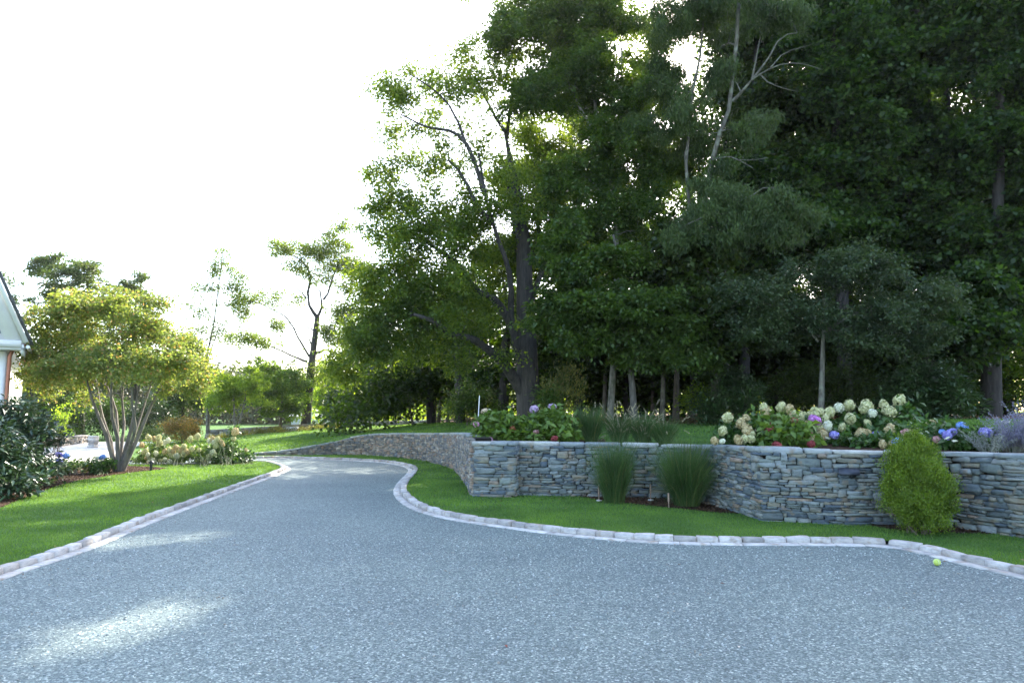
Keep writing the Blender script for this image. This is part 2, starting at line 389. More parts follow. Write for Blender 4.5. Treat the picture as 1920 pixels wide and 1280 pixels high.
def skeleton(rng, limbs, cents, rtip, sides=5, wob=.07, up=.08):
    """limbs: (points, r0, r1). Every clump centre is joined to the nearest wood already there."""
    g = Geo(); nodes = []; owner = []; chains = []
    for P, r0, r1 in limbs:
        Q, t = smoothpath(P, .25) if len(P) > 2 else (np.linspace(P[0], P[1], max(3, int(np.linalg.norm(np.array(P[1]) - P[0]) / .25))), None)
        t = np.linspace(0, 1, len(Q)); Q = Q + rng.normal(0, 1, Q.shape) * (.03 * (r0 + r1) + .004)
        r = r0 + (r1 - r0) * t ** .62
        chains.append([Q, r, -1, len(nodes)])
        for k in range(len(Q)):
            nodes.append(Q[k]); owner.append((len(chains) - 1, k))
    nl = len(chains)
    nodes = np.array(nodes); own = list(owner)
    d0 = np.min(np.linalg.norm(cents[:, None, :] - nodes[None], axis=2), axis=1) if len(cents) else []
    cap = len(nodes) + len(cents) * 14 + 10; A = np.zeros((cap, 3)); A[:len(nodes)] = nodes; nn = len(nodes)
    for i in np.argsort(d0):
        c = cents[i]; v = A[:nn] - c
        d = np.linalg.norm(v, axis=1) + np.maximum(0, v[:, 2]) * 1.2
        j = int(np.argmin(d)); p0 = A[j].copy(); L = np.linalg.norm(c - p0)
        if L < .05: continue
        k = int(min(12, max(3, L / .28 + 1))); t = np.linspace(0, 1, k)[:, None]
        P = p0 + (c - p0) * t + rng.normal(0, wob * L, (1, 3)) * np.sin(t * math.pi) + rng.normal(0, .025 * L, (k, 3)) * (t > 0) * (t < 1)
        P[:, 2:] += up * L * np.sin(t * math.pi)
        chains.append([P, None, own[j], nn])
        for q in range(1, k):
            A[nn] = P[q]; own.append((len(chains) - 1, q)); nn += 1
    cnt = np.ones(len(chains))
    for i in range(len(chains) - 1, nl - 1, -1):
        pr = chains[i][2]
        cnt[pr[0]] += cnt[i]
    for i, ch in enumerate(chains):
        P, r, pr, _ = ch
        if r is None:
            rb = rtip * cnt[i] ** .42 * 1.1; pc = chains[pr[0]]
            rp = pc[1][pr[1]] if pc[1] is not None else rb
            rb = min(rb, rp * .85); r = np.linspace(rb, min(rb, rtip * .6), len(P)); ch[1] = r
            g.tube(P, r, 4 if rb < .03 else sides)
        else:
            s = 12 if max(r) > .15 else 7
            V, F = tube(P, r, s)
            V = V + rng.normal(0, 1, V.shape) * (r.repeat(s)[:, None] * .045)
            g.add(V, F)
    tw = [ch[0][max(1, len(ch[0]) // 3):] for i, ch in enumerate(chains) if i >= nl and cnt[i] <= 3]
    g.twigs = np.vstack(tw) if tw else cents
    return g

def blobpts(rng, blobs, Ydef, p=.42, den=1.0, clus=0, jit=.24):
    out = []
    for b in blobs:
        px, py, rx, ry, n = b[:5]; n = max(2, int(n * den)); Y = b[5] if len(b) > 5 and b[5] else Ydef
        rd = b[6] if len(b) > 6 else (rx + ry) * .5 * pxm(Y)
        c = W(px, py, Y); q = ballpts(rng, n, p) * (1 - jit * .6) + rng.normal(0, jit, (n, 3))
        if clus and n > 7:      # boughs inside the crown, with gaps between them
            k = max(3, int(clus * b[4] ** .55)); sub = ballpts(rng, k, .5) * .92 + rng.normal(0, .1, (k, 3)); wgt = rng.uniform(.4, 1.6, k); wgt /= wgt.sum()
            q = sub[rng.choice(k, n, p=wgt)] + rng.normal(0, 1, (n, 3)) * np.array([.34, .34, .27])
        out.append(c + q * np.array([rx * pxm(Y), rd, ry * pxm(Y)]))
    return np.vstack(out)

def tree(name, label, cat, base, limbs, blobs, Y, lmat, bmat, per=110, rc=.7, L=.11, Wd=.07, flat_=.35, style='broad', group=None, seed=1,
         rtip=.012, zmin=None, names=('trunk', 'crown'), five=False, up=.08, bare=0, den=1.0, clus=1.1, twig=True):
    rng = np.random.default_rng(seed)
    root = empty(name, base, label, cat, group)
    C = blobpts(rng, blobs, Y, .42, den, clus, .24 if twig else .12)
    if zmin is not None: C = C[C[:, 2] > zmin]
    g = skeleton(rng, limbs, C, rtip, up=up)
    g.obj(names[0], bmat, root, smooth=True)
    if twig:                  # leaves follow the twigs
        T = g.twigs; nf = len(C) / len(T); C = T + rng.normal(0, rc * .22, T.shape); per = per * nf * 1.75; rc = rc * .72
    if bare: C = C[rng.uniform(size=len(C)) > bare]
    V, F = sprayleaves(rng, C, rc, flat_, per, L, Wd, style, five)
    obj(names[1], V, [F], lmat, root)
    return root

def limb(pts, Y, r0, r1):
    return ([W(p[0], p[1], p[2] if len(p) > 2 else Y) for p in pts], r0, r1)

def shrub(name, label, cat, base, blobs, Y, lmat, per=60, rc=.25, L=.1, Wd=.05, flat_=.6, style='whorl', group=None, seed=1, five=True, nst=7, bmat=None, rst=.018, zmin=None):
    rng = np.random.default_rng(seed + 500); base = np.asarray(base, float)
    C = blobpts(rng, blobs, Y)
    limbs = []
    for k in range(nst):
        c = C[rng.integers(len(C))]; b = base + np.array([rng.normal(0, .10), rng.normal(0, .1), -.05])
        t = b + (c - b) * .55; m = (b + t) / 2 + np.array([0, 0, .1])
        limbs.append(([b, m, t], rst, rst * .6))
    return tree(name, label, cat, base, limbs, blobs, Y, lmat, bmat or M['bark_brown'], per, rc, L, Wd, flat_, style, group, seed, .006,
                zmin=zmin if zmin is not None else base[2] + .05, names=('stems', 'foliage'), five=five, clus=0, twig=False)

_heads = {}
def headmesh(kind, col, var):
    key = (kind, col, var)
    if key in _heads: return _heads[key]
    rng = np.random.default_rng(sum(map(ord, kind + col)) * 7 + var)
    n = 150 if kind != 'lace' else 70
    u = unit(rng.normal(size=(n, 3)))
    if kind == 'panicle':
        u[:, 2] = u[:, 2]; r = 1 - .28 * np.maximum(0, u[:, 2]); P = u * np.stack([r, r, np.ones(n) * 1.18], 1)
    elif kind == 'mop': P = u * np.array([1, 1, .82])
    else: P = u * np.array([1, 1, .3])
    P *= rng.uniform(.86, 1.06, (n, 1))
    g = Geo(); s = .24
    for i in range(n):
        nrm = unit(u[i] + rng.normal(0, .25, 3)); t = unit(np.cross(nrm, rng.normal(size=3))); b = np.cross(nrm, t)
        ss = s * rng.uniform(.75, 1.2)
        V = [P[i]]
        for k in range(8):
            a = k * math.pi / 4; rr = ss * (1.0 if k % 2 == 0 else .72)
            V.append(P[i] + (t * math.cos(a) + b * math.sin(a)) * rr + nrm * (.05 if k % 2 == 0 else -.02))
        g.add(np.array(V), [[0, 8, 1, 2], [0, 2, 3, 4], [0, 4, 5, 6], [0, 6, 7, 8]])
    th = np.linspace(0, math.pi, 6)[1:-1]; ph = np.linspace(0, 2 * math.pi, 8, endpoint=False)
    V = [[math.sin(a) * math.cos(b) * .78, math.sin(a) * math.sin(b) * .78, math.cos(a) * (.25 if kind == 'lace' else .78)] for a in th for b in ph]
    F = [[i * 8 + j, (i + 1) * 8 + j, (i + 1) * 8 + (j + 1) % 8, i * 8 + (j + 1) % 8] for i in range(3) for j in range(8)]
    g.add(V, F)
    V, F = g.get(); me = mesh('flower_head', V, F); me.materials.append(M['fl_' + col]); _heads[key] = me
    return me

def head(parent, px, py, rpx, col, Y, kind='mop', lab=None):
    me = headmesh(kind, col, random.randint(0, 2))
    o = bpy.data.objects.new('flower_head', me); link(o); o.parent = parent
    c = W(px, py, Y); r = rpx * pxm(Y) * .98
    o.location = tuple(c - np.array(parent.location)); o.scale = (r * random.uniform(.86, 1.1), r * random.uniform(.86, 1.1), r * random.uniform(.85, 1.12))
    o.rotation_euler = (random.uniform(-.5, .5), random.uniform(-.5, .5), random.uniform(0, 6))
    if lab: o['label'] = lab
    return c

def headstems(parent, cs, base, mat):
    g = Geo()
    for c in cs:
        b = np.array([base[0] + (c[0] - base[0]) * .4, base[1] + (c[1] - base[1]) * .4, base[2]])
        m = (b + c) / 2 + np.array([0, 0, .06]); P, _ = smoothpath([b, m, c], .12) if np.linalg.norm(c - b) > .3 else (np.array([b, m, c]), 0)
        g.tube(P, .005, 4)
    g.obj('flower_stems', mat, parent)

def blades(rng, base, n, h, spread, arch, w, rad=.1):
    """fountain of curved tapering blades"""
    a = rng.uniform(0, 2 * math.pi, n); hh = h * (.38 + .72 * rng.uniform(0, 1, n) ** 1.25); sp = spread * np.abs(rng.normal(.55, .35, n)) * hh / h
    r0 = rad * np.sqrt(rng.uniform(0, 1, n)); ar = arch * rng.uniform(.2, 1.2, n); wl_ = rng.uniform(size=n) < .16; sp = np.where(wl_, sp * 1.7, sp); ar = np.where(wl_, ar * 2.4, ar)
    K = 6; t = np.linspace(0, 1, K)
    dx, dy = np.cos(a), np.sin(a)
    rr = r0[:, None] + sp[:, None] * t ** rng.uniform(.95, 1.9, (n, 1))
    z = hh[:, None] * (t - ar[:, None] * t ** 3)
    wob = rng.normal(0, .09 * h, (n, 1)) * t ** 1.5
    P = np.stack([base[0] + dx[:, None] * rr - dy[:, None] * wob, base[1] + dy[:, None] * rr + dx[:, None] * wob, base[2] + z], -1)
    b = rng.uniform(0, 2 * math.pi, n); side = np.stack([np.cos(b), np.sin(b), np.zeros(n)], 1)
    ww = w * np.array([.8, 1, 1, .85, .55, .05])
    Lf = P - side[:, None, :] * ww[None, :, None] * .5; R = P + side[:, None, :] * ww[None, :, None] * .5
    V = np.stack([Lf, R], 2).reshape(-1, 3)
    k = (np.arange(n) * K * 2)[:, None, None] + (np.arange(K - 1) * 2)[None, :, None] + np.array([0, 1, 3, 2])
    return V, k.reshape(-1, 4), P

def scatter(rng, poly, dens, holes=()):
    poly = np.asarray(poly)[:, :2]; lo = poly.min(0); hi = poly.max(0)
    n = int(dens * np.prod(hi - lo)); x = rng.uniform(lo[0], hi[0], n); y = rng.uniform(lo[1], hi[1], n)
    k = inpoly(x, y, poly)
    for h in holes: k &= ~inpoly(x, y, h)
    return x[k], y[k]

def grassblades(rng, x, y, z, h, w):
    n = len(x); b = rng.uniform(0, math.pi * 2, n); hh = h * rng.uniform(.6, 1.25, n)
    # grown in soft tufts
    hh = hh * (1 + .18 * np.sin(x * 2.1 + np.sin(y * 1.3)) * np.sin(y * 2.6 + x))
    C = np.stack([x, y, z - .004], 1); s = np.stack([np.cos(b), np.sin(b), np.zeros(n)], 1) * w * .5
    tip = C + np.stack([rng.normal(0, .45, n) * hh, rng.normal(0, .45, n) * hh, hh], 1)
    V = np.stack([C - s, C + s, tip], 1).reshape(-1, 3)
    return V, (np.arange(n) * 3)[:, None] + np.array([0, 1, 2])

# ------------------------------------------------------------------ stones
def rcube(n=4, e=.35):
    V = {}; F = []
    vs = []
    def vid(p):
        k = tuple(np.round(p, 5))
        if k not in V: V[k] = len(vs); vs.append(p)
        return V[k]
    t = np.linspace(-1, 1, n)
    for ax in range(3):
        for sg in (-1, 1):
            for i in range(n - 1):
                for j in range(n - 1):
                    q = []
                    for a, b in ((i, j), (i + 1, j), (i + 1, j + 1), (i, j + 1)):
                        p = [0, 0, 0]; p[ax] = sg; p[(ax + 1) % 3] = t[a]; p[(ax + 2) % 3] = t[b]; q.append(vid(tuple(p)))
                    F.append(q if sg > 0 else q[::-1])
    P = np.array(vs, float)
    # pull corners in: a rounded block
    q = 1 / e * 2
    nrm = (np.abs(P) ** 13).sum(1) ** (1 / 13.0)
    P = P / nrm[:, None]
    return P, np.array(F)
RC, RF = rcube(4)

def stones(rng, C, T, Nn, half, rough=.10, wedge=.15, nz=.022):
    """C centres, T along, Nn outward (2D), half sizes (len, depth, height)"""
    n = len(C); m = len(RC); P = np.broadcast_to(RC, (n, m, 3)).copy()
    ph = rng.uniform(0, 6.3, (n, 6)); 
    # taper and skew each block
    tp = rng.uniform(-wedge, wedge, (n, 1)); sk = rng.uniform(-wedge, wedge, (n, 1))
    x = P[:, :, 0].copy(); z = P[:, :, 2].copy()
    P[:, :, 2] = z * (1 + tp * x) + sk * .35 * x
    P[:, :, 0] = x * (1 + sk * z * .6)
    for k in range(3):
        P[:, :, k] *= 1 + rough * np.sin(2.2 * x + ph[:, k:k + 1]) * np.cos(2.0 * z + ph[:, k + 3:k + 4])
    P[:, :, 1] += rough * .6 * np.sin(3 * x + ph[:, :1]) * np.sin(2.6 * z + ph[:, 1:2])
    P += rng.normal(0, nz, P.shape)
    P = P * half[:, None, :]
    V = C[:, None, :] + P[:, :, 0:1] * T[:, None, :] + P[:, :, 1:2] * Nn[:, None, :] + P[:, :, 2:3] * np.array([0, 0, 1.0])
    F = (np.arange(n) * m)[:, None, None] + RF[None]
    return V.reshape(-1, 3), F.reshape(-1, 4)

def wallface(rng, P, zb, zt, hmin=.04, hmax=.10, lmin=.12, lmax=.42, side=1, depth=.10, bulge=.022, aspect=1.0):
    """P (n,2) path, zb/zt bottom and top heights along it, outward normal on the given side"""
    s = np.concatenate([[0], np.cumsum(np.linalg.norm(np.diff(P, axis=0), axis=1))]); S = s[-1]
    def at(q):
        return np.stack([np.interp(q, s, P[:, 0]), np.interp(q, s, P[:, 1])], -1)
    rows = []; z = 0; zmax = float(np.max(zt)) - float(np.min(zb))
    z0 = float(np.min(zb)) - .04
    while z < zmax + .1:
        h = rng.uniform(hmin, hmax); rows.append((z, h)); z += h
    C = []; H = []
    occ = []
    for ri, (z, h) in enumerate(rows):
        q = -rng.uniform(0, lmin); nocc = []
        while q < S:
            l = rng.uniform(lmin, lmax) ** 1.0 * (1 if rng.uniform() < .75 else .55)
            blocked = [o for o in occ if o[0] < q + l and o[1] > q]
            if blocked:
                if blocked[0][0] > q + lmin * .6: l = blocked[0][0] - q
                else:
                    q = blocked[0][1]; continue
            hh = h; zc = z; r = rng.uniform()
            if ri + 1 < len(rows) and r < .13 and l < lmax * .9:
                hh = h + rows[ri + 1][1]; nocc.append((q, q + l))
                C.append((q + l / 2, z + hh / 2, l, hh))
            elif r > .80 and h > .06:
                f = rng.uniform(.38, .62); C.append((q + l / 2, z + h * f / 2, l, h * f))
                if rng.uniform() < .5: C.append((q + l / 2, z + h * (f + 1) / 2, l, h * (1 - f)))
                else:
                    k = rng.uniform(.35, .65)
                    C.append((q + l * k / 2, z + h * (f + 1) / 2, l * k, h * (1 - f))); C.append((q + l * (k + 1) / 2, z + h * (f + 1) / 2, l * (1 - k), h * (1 - f)))
            else: C.append((q + l / 2, z + h / 2, l, h))
            q += l
        occ = nocc
    C = np.array(C); C = C[(C[:, 0] > 0) & (C[:, 0] < S)]
    a = np.maximum(C[:, 0] - C[:, 2] / 2, 0); b = np.minimum(C[:, 0] + C[:, 2] / 2, S); C[:, 0] = (a + b) / 2; C[:, 2] = b - a
    zc = z0 + C[:, 1] + .022 * np.sin(C[:, 0] * 1.7 + C[:, 1] * 3) + .012 * np.sin(C[:, 0] * 4.1 + C[:, 1] * 9)
    top = np.interp(C[:, 0], s, zt); bot = np.interp(C[:, 0], s, zb)
    hz = C[:, 3] / 2
    over = zc + hz - top; cut = over > 0
    lo = zc - hz; keep = (lo < top - .018) & (C[:, 2] > .03)
    hi = np.minimum(zc + hz, top); zc = (lo + hi) / 2; hz = (hi - lo) / 2
    C, zc, hz = C[keep], zc[keep], hz[keep]
    p = at(C[:, 0]); e = .03; tn = unit(at(np.minimum(C[:, 0] + .06, S)) - at(np.maximum(C[:, 0] - .06, 0)))
    nn = np.stack([tn[:, 1], -tn[:, 0]], 1) * side
    out = rng.uniform(-bulge, bulge, len(C))
    cen = np.concatenate([p + nn * (out[:, None] - depth * .9), zc[:, None]], 1)
    T = np.concatenate([tn, rng.normal(0, .02, (len(C), 1))], 1); Nn = np.concatenate([nn, rng.normal(0, .04, (len(C), 1))], 1)
    half = np.stack([C[:, 2] / 2 * 1.015 - .002, np.full(len(C), depth), hz * 1.03 - .001], 1)
    return stones(rng, cen, T, Nn, half)

def walkcore(g, P, zb, zt, side, inset, thick):
    n = len(P); T = unit(np.gradient(P, axis=0)); nn = np.stack([T[:, 1], -T[:, 0]], 1) * side
    A = P - nn * inset; B = P - nn * (inset + thick)
    V = np.vstack([np.c_[A, zb - .1], np.c_[A, zt - .03], np.c_[B, zt - .03], np.c_[B, zb - .1]])
    F = []
    for i in range(n - 1):
        for k in range(3): F.append([k * n + i, k * n + i + 1, (k + 1) * n + i + 1, (k + 1) * n + i])
    for i in (0, n - 1): F.append([i, n + i, 2 * n + i, 3 * n + i])
    g.add(V, F)

def coping(rng, P, zt, side, width, hmin, hmax, lmin, lmax, over=.02):
    s = np.concatenate([[0], np.cumsum(np.linalg.norm(np.diff(P, axis=0), axis=1))]); S = s[-1]; q = 0; R = []
    while q < S - .05:
        l = min(rng.uniform(lmin, lmax), S - q); R.append((q + l / 2, l)); q += l
    R = np.array(R); f = lambda v: np.stack([np.interp(v, s, P[:, 0]), np.interp(v, s, P[:, 1])], -1)
    p = f(R[:, 0]); tn = unit(f(np.minimum(R[:, 0] + R[:, 1] / 2, S)) - f(np.maximum(R[:, 0] - R[:, 1] / 2, 0))); nn = np.stack([tn[:, 1], -tn[:, 0]], 1) * side
    h = rng.uniform(hmin, hmax, len(R)); z = np.interp(R[:, 0], s, zt) + hmin / 2 + (h - hmin) / 2 * 0
    slope = (np.interp(np.minimum(R[:, 0] + .3, S), s, zt) - np.interp(np.maximum(R[:, 0] - .3, 0), s, zt)) / .6
    cen = np.concatenate([p - nn * (width / 2 - over), (z)[:, None]], 1)
    half = np.stack([R[:, 1] / 2 - .003, np.full(len(R), width / 2), h / 2], 1)
    T = np.concatenate([tn, slope[:, None]], 1); return stones(rng, cen, T, np.concatenate([nn, rng.normal(0, .01, (len(R), 1))], 1), half, .04, .04)

# ================================================================== CAMERA, LIGHT
cam = bpy.data.cameras.new('camera'); co = bpy.data.objects.new('camera', cam); link(co)
cam.sensor_width = 36; cam.lens = 24; cam.clip_start = .05; cam.clip_end = 2000
co.location = (0, 0, EYE); co.rotation_euler = (math.radians(90) + PITCH, 0, 0); sc.camera = co

SUN_AZ, SUN_EL = 25.0, 38.0       # degrees right of the view, above the horizon
sl = bpy.data.lights.new('sun', 'SUN'); so = bpy.data.objects.new('sun', sl); link(so)
sl.energy = 3.0; sl.angle = math.radians(.5); sl.color = (1, .93, .80)
az, el = math.radians(SUN_AZ), math.radians(SUN_EL)
sd = Vector((math.sin(az) * math.cos(el), math.cos(az) * math.cos(el), math.sin(el)))
so.rotation_euler = sd.to_track_quat('Z', 'Y').to_euler()
w = bpy.data.worlds.new('World'); sc.world = w; w.use_nodes = True
nt = w.node_tree; nt.nodes.clear()
sky = nt.nodes.new('ShaderNodeTexSky'); sky.sky_type = 'NISHITA'; sky.sun_disc = False
sky.sun_elevation = el; sky.sun_rotation = az; sky.dust_density = 2.0; sky.air_density = 1.0; sky.ozone_density = .35
bg = nt.nodes.new('ShaderNodeBackground'); bg.inputs[1].default_value = .15
wo = nt.nodes.new('ShaderNodeOutputWorld'); nt.links.new(sky.outputs[0], bg.inputs[0]); nt.links.new(bg.outputs[0], wo.inputs[0])
sc.view_settings.view_transform = 'Standard'; sc.view_settings.look = 'None'; sc.view_settings.exposure = 2.5; sc.view_settings.gamma = 1
sc.cycles.max_bounces = 7; sc.cycles.diffuse_bounces = 4; sc.cycles.glossy_bounces = 2; sc.cycles.transmission_bounces = 4
sc.cycles.use_denoising = True; sc.cycles.sample_clamp_indirect = 6

# ================================================================== TERRAIN
UX = [-60, -25, -17.5, -15.5, -13.6, -8.7, -5.2, -2.1, 0, 10, 60]
UZ = [-.03, -.03, -.03, .1, .37, .68, .91, 1.14, 1.25, 1.38, 1.45]
def sstep(t): t = np.clip(t, 0, 1); return t * t * (3 - 2 * t)
def Uz(x): return np.interp(x, UX, UZ)
def Hlow(x, y): return np.minimum(Uz(x), .7 + 0 * x) * sstep((y - 24.5) / 14) - .03 + .03 * sstep((y - 24.5) / 8) * (x > -15)

# driveway sheet, lawns, beds -------------------------------------------------
kr_px = [(2250, 1180), (1920, 1087), (1800, 1058), (1735, 1041), (1690, 1031.5), (1650, 1026.5), (1600, 1024.3), (1500, 1023.3), (1400, 1023), (1250, 1020), (1120, 1011), (1000, 998), (887, 982),
         (833, 973), (797, 964), (769, 954), (747, 940), (737, 927), (737.5, 915), (747, 902), (760, 889), (764, 882), (760, 877), (748, 873), (731, 869.7), (700, 866), (640, 863), (580, 861),
         (530, 859.5), (480, 859.6), (400, 861), (320, 863), (252, 866)]
kl_px = [(-420, 1320), (-150, 1150), (0, 1090), (59, 1069), (178, 1028), (297, 977), (401, 937), (490, 903), (525, 890), (543, 882), (546, 878), (538, 873.5), (522, 869), (500, 866.5), (450, 867),
         (380, 870), (300, 871.5), (262, 872), (230, 872.5)]
KR, _ = smoothpath([G(*p)[:2] for p in kr_px], .06)
KL, _ = smoothpath([G(*p)[:2] for p in kl_px], .06)
def offs(P, d, side):
    T = unit(np.gradient(P, axis=0)); nn = np.stack([T[:, 1], -T[:, 0]], 1) * side
    return P + nn * d
# side so that the offset goes away from the gravel
KRo = offs(KR, .27, 1); KLo = offs(KL, .27, -1)

LAWN = .045
# wall base line (foot of the face)
wa_px = [(474, 853.5), (531, 852.5), (619, 851.5), (673, 852.5), (728, 856), (783, 862), (824, 871), (851, 881), (866, 897), (876, 913), (884, 928)]
wa_top = [853.0, 844.5, 829, 816, 812, 812, 811.5, 811.5, 812, 814, 818]
WA = [G(*p, LAWN)[:2] for p in wa_px]
def ztop(px, py, P2):
    x, y, z = ray(px, py); return EYE + z * (P2[1] / y)
WAz = [ztop(p[0], t, g) for p, t, g in zip(wa_px, wa_top, WA)]
WAz[0] = .12
wb_px = [(967, 928), (1050, 930), (1130, 931.5), (1222, 933.5), (1290, 939), (1340, 949), (1385, 962), (1410, 969.5), (1428, 976)]
wb_top = [828.5, 830, 831, 832.5, 834, 835, 837, 838.5, 839.5]
wc_px = [(1428, 976), (1490, 979), (1549, 982), (1600, 984), (1650, 985)]
wc_top = [839.5, 841.5, 843.5, 845, 846]
wd_px = [(1650, 985), (1720, 986), (1790, 989), (1828, 995), (1887, 1004), (1935, 1011), (2100, 1030), (2350, 1062)]
wd_top = [846, 847, 848, 849, 851, 852.5, 858, 868]
def path(px, top):
    P = [G(*p, LAWN)[:2] for p in px]; Z = [ztop(p[0], t, g) for p, t, g in zip(px, top, P)]
    return P, Z
def dense(P, Z, step=.08):
    Q, _ = smoothpath([np.array([p[0], p[1], z]) for p, z in zip(P, Z)], step); return Q[:, :2], Q[:, 2]
WAp, WAzz = dense(WA, WAz)
B, Bz = path(wb_px, wb_top); Cc, Cz = path(wc_px, wc_top); D_, Dz = path(wd_px, wd_top)
WBp, WBz = dense(B, Bz); WCp, WCz = dense(Cc + D_[1:], Cz + Dz[1:]); WDp, WDz = WCp[-2:], WCz[-2:]
PIERZ = ztop(925, 828, G(925, 930, LAWN)[:2])

ground_m = M['lawn']
# ground to the horizon
xs = np.concatenate([np.linspace(-900, -60, 10), np.linspace(-56, 56, 113), np.linspace(60, 900, 10)])
ys = np.concatenate([np.linspace(-60, -2, 6), np.linspace(0, 60, 61), np.linspace(64, 120, 12), np.linspace(150, 1500, 10)])
X, Y = np.meshgrid(xs, ys); Z = Hlow(X, Y); nx, ny = len(xs), len(ys)
i = np.arange(ny - 1)[:, None] * nx; j = np.arange(nx - 1)[None]
tag(obj('ground', np.stack([X.ravel(), Y.ravel(), Z.ravel()], 1), [np.stack([i + j, i + j + 1, i + nx + j + 1, i + nx + j], -1).reshape(-1, 4)], ground_m, smooth=True), kind='structure')

drive_poly = [(-40, -8), (24, -8), (24, 4.5), (6, 8.9), (3.2, 9.2), (.3, 11.0), (-1.6, 12.6), (-2.4, 14), (-2.2, 16), (-2.6, 20.4), (-4, 22.2), (-7, 23.2), (-11.6, 23.2), (-13.8, 22.8), (-15, 25), (-17.5, 36), (-40, 36)]
flat('driveway', drive_poly, 0, M['gravel'])
# sunlit forecourt beyond the island, the sun put into its pale colour
fore = [G(222, 869.5)[:2], G(100, 872)[:2], (-40, 20.5), (-40, 35.8), (-17.6, 35.8), G(300, 829)[:2], G(262, 834)[:2], G(240, 843)[:2], G(228, 862)[:2]]
flat('forecourt', fore, .006, M['paving'])

ll = [tuple(p) for p in KLo[::4]] + [G(228, 869)[:2], G(170, 870)[:2], G(60, 872)[:2], (-22, 18), (-26, 8), (-14, 1.5)]
flat('lawn_near_left', ll, LAWN, M['lawn'])
lr = [tuple(p) for p in KRo[::4]] + [G(234, 862)[:2], G(243, 844)[:2], G(262, 836)[:2], (-12, 27.4), (-9, 25.8), (-6.3, 26.2), (-5, 26), (-2.6, 23), (-1.5, 20), (-.9, 16), (-.45, 13.2), (.1, 13.4), (2.6, 13.1), (3.9, 12), (4.4, 10.5), (5.3, 10.1), (6.6, 9.6), (7.6, 8.8), (9, 7.8), (12, 6)]
flat('lawn_near_right', lr, LAWN, M['lawn'])
bed_l = [G(*p)[:2] for p in [(-300, 1010), (0, 958), (45, 938), (100, 917), (150, 904), (200, 896), (250, 889), (300, 883.5), (312, 880.5), (290, 878.5), (245, 876.5), (228, 874), (160, 873.5), (100, 874), (0, 878), (-300, 890)]]
flat('mulch_bed_left', bed_l, LAWN + .008, M['mulch'])
bed_h = [G(*p)[:2] for p in [(262, 873.2), (330, 874.3), (420, 874.3), (474, 873), (478, 869.5), (440, 868.7), (300, 872.4), (262, 872.6)]]
bed_m = [G(*p)[:2] for p in [(1060, 931), (1095, 937), (1125, 943), (1180, 949), (1254, 957), (1310, 963), (1350, 967), (1395, 969), (1405, 967), (1385, 960), (1340, 946), (1290, 936), (1222, 930.5), (1130, 929)]]
flat('mulch_bed_middle', bed_m, LAWN + .008, M['mulch'])
bed_c = [G(*p)[:2] for p in [(1560, 984.5), (1620, 990), (1665, 998), (1720, 1004), (1790, 1006), (1850, 1008), (1885, 1007), (1888, 1002), (1828, 992), (1790, 986), (1650, 982), (1580, 981)]]
flat('mulch_bed_right', bed_c, LAWN + .008, M['mulch'])

# upper terrain behind the walls ---------------------------------------------
P0 = list(zip(WAp[::3], WAzz[::3])) + [(np.array([-.80, 13.15]), PIERZ)] + list(zip(WBp[3::3] , WBz[3::3])) + list(zip(WCp[3::3], WCz[3::3])) + list(zip(WDp[3::3], WDz[3::3]))
nP = len(P0)
base = np.array([p for p, z in P0]); bz = np.array([z for p, z in P0])
u = np.linspace(0, 1, nP)
sA = len(WAp[::3]) / nP
qx = np.interp(u, [0, sA * .5, sA, 1], [-62, -12, 20, 80]); qy = np.interp(u, [0, sA * .5, sA, .6, 1], [75, 80, 80, 72, 24])
Q = np.stack([qx, qy], 1)
dist = np.linalg.norm(Q - base, axis=1); dr = (Q - base) / dist[:, None]
tt = np.array([-.0, .12, .3, .6, 1, 1.5, 2, 2.6, 3.3, 4, 5, 6, 7, 8, 9, 10, 11, 12, 13, 14, 15, 16, 17, 18, 20, 22, 25, 28, 32, 36, 42, 50, 60])
back = .16
VX = base[:, 0:1] + dr[:, 0:1] * (tt[None] + back * (tt[None] < .01) + back); VY = base[:, 1:2] + dr[:, 1:2] * (tt[None] + back)
s = sstep(tt / 9.0)[None]
def Uh(x, y): return np.interp(x, UX, UZ)
far = np.where(VX < -8, np.minimum(Uh(VX, VY), 1.4) * sstep((VY - 24.5) / 14) + .0, Uh(VX, VY))
wl = sstep((VX + 9) / 5)
far = (1 - wl) * (Hlow(VX, VY) + .02) + wl * Uh(VX, VY)
VZ = (bz[:, None] - .07) * (1 - s) + far * s
VZ[0] = Hlow(VX[0], VY[0]) + .004
nT = len(tt)
i = np.arange(nP - 1)[:, None] * nT; j = np.arange(nT - 1)[None]
F = np.stack([i + j, i + nT + j, i + nT + j + 1, i + j + 1], -1).reshape(-1, 4)
V = np.stack([VX.ravel(), VY.ravel(), VZ.ravel()], 1)
fc = V[F].mean(1)
def woodline(x):      # distance at which the leaf litter starts
    return np.interp(x, [-30, -9, -6, -3.5, -1.2, 0, 3, 6, 10, 16, 30], [300, 120, 44, 32, 25.5, 20.6, 18.6, 18.4, 17.6, 16.2, 12]) + .5 * np.sin(x * 1.3) + .25 * np.sin(x * 3.1)
wood = fc[:, 1] > woodline(fc[:, 0])
bedmask = np.zeros(len(F), bool)
tag(obj('lawn_upper', V, [F[~wood]], M['lawn'], smooth=True), kind='structure')
tag(obj('woodland_floor', V, [F[wood]], M['litter'], smooth=True), kind='structure')
from mathutils.bvhtree import BVHTree
_bv = BVHTree.FromPolygons([tuple(v) for v in V], [tuple(int(a) for a in f) for f in F])
def zup(x, y):
    h = _bv.ray_cast(Vector((x, y, 10)), Vector((0, 0, -1)))
    return h[0].z if h[0] is not None else float(Hlow(np.float64(x), np.float64(y)))
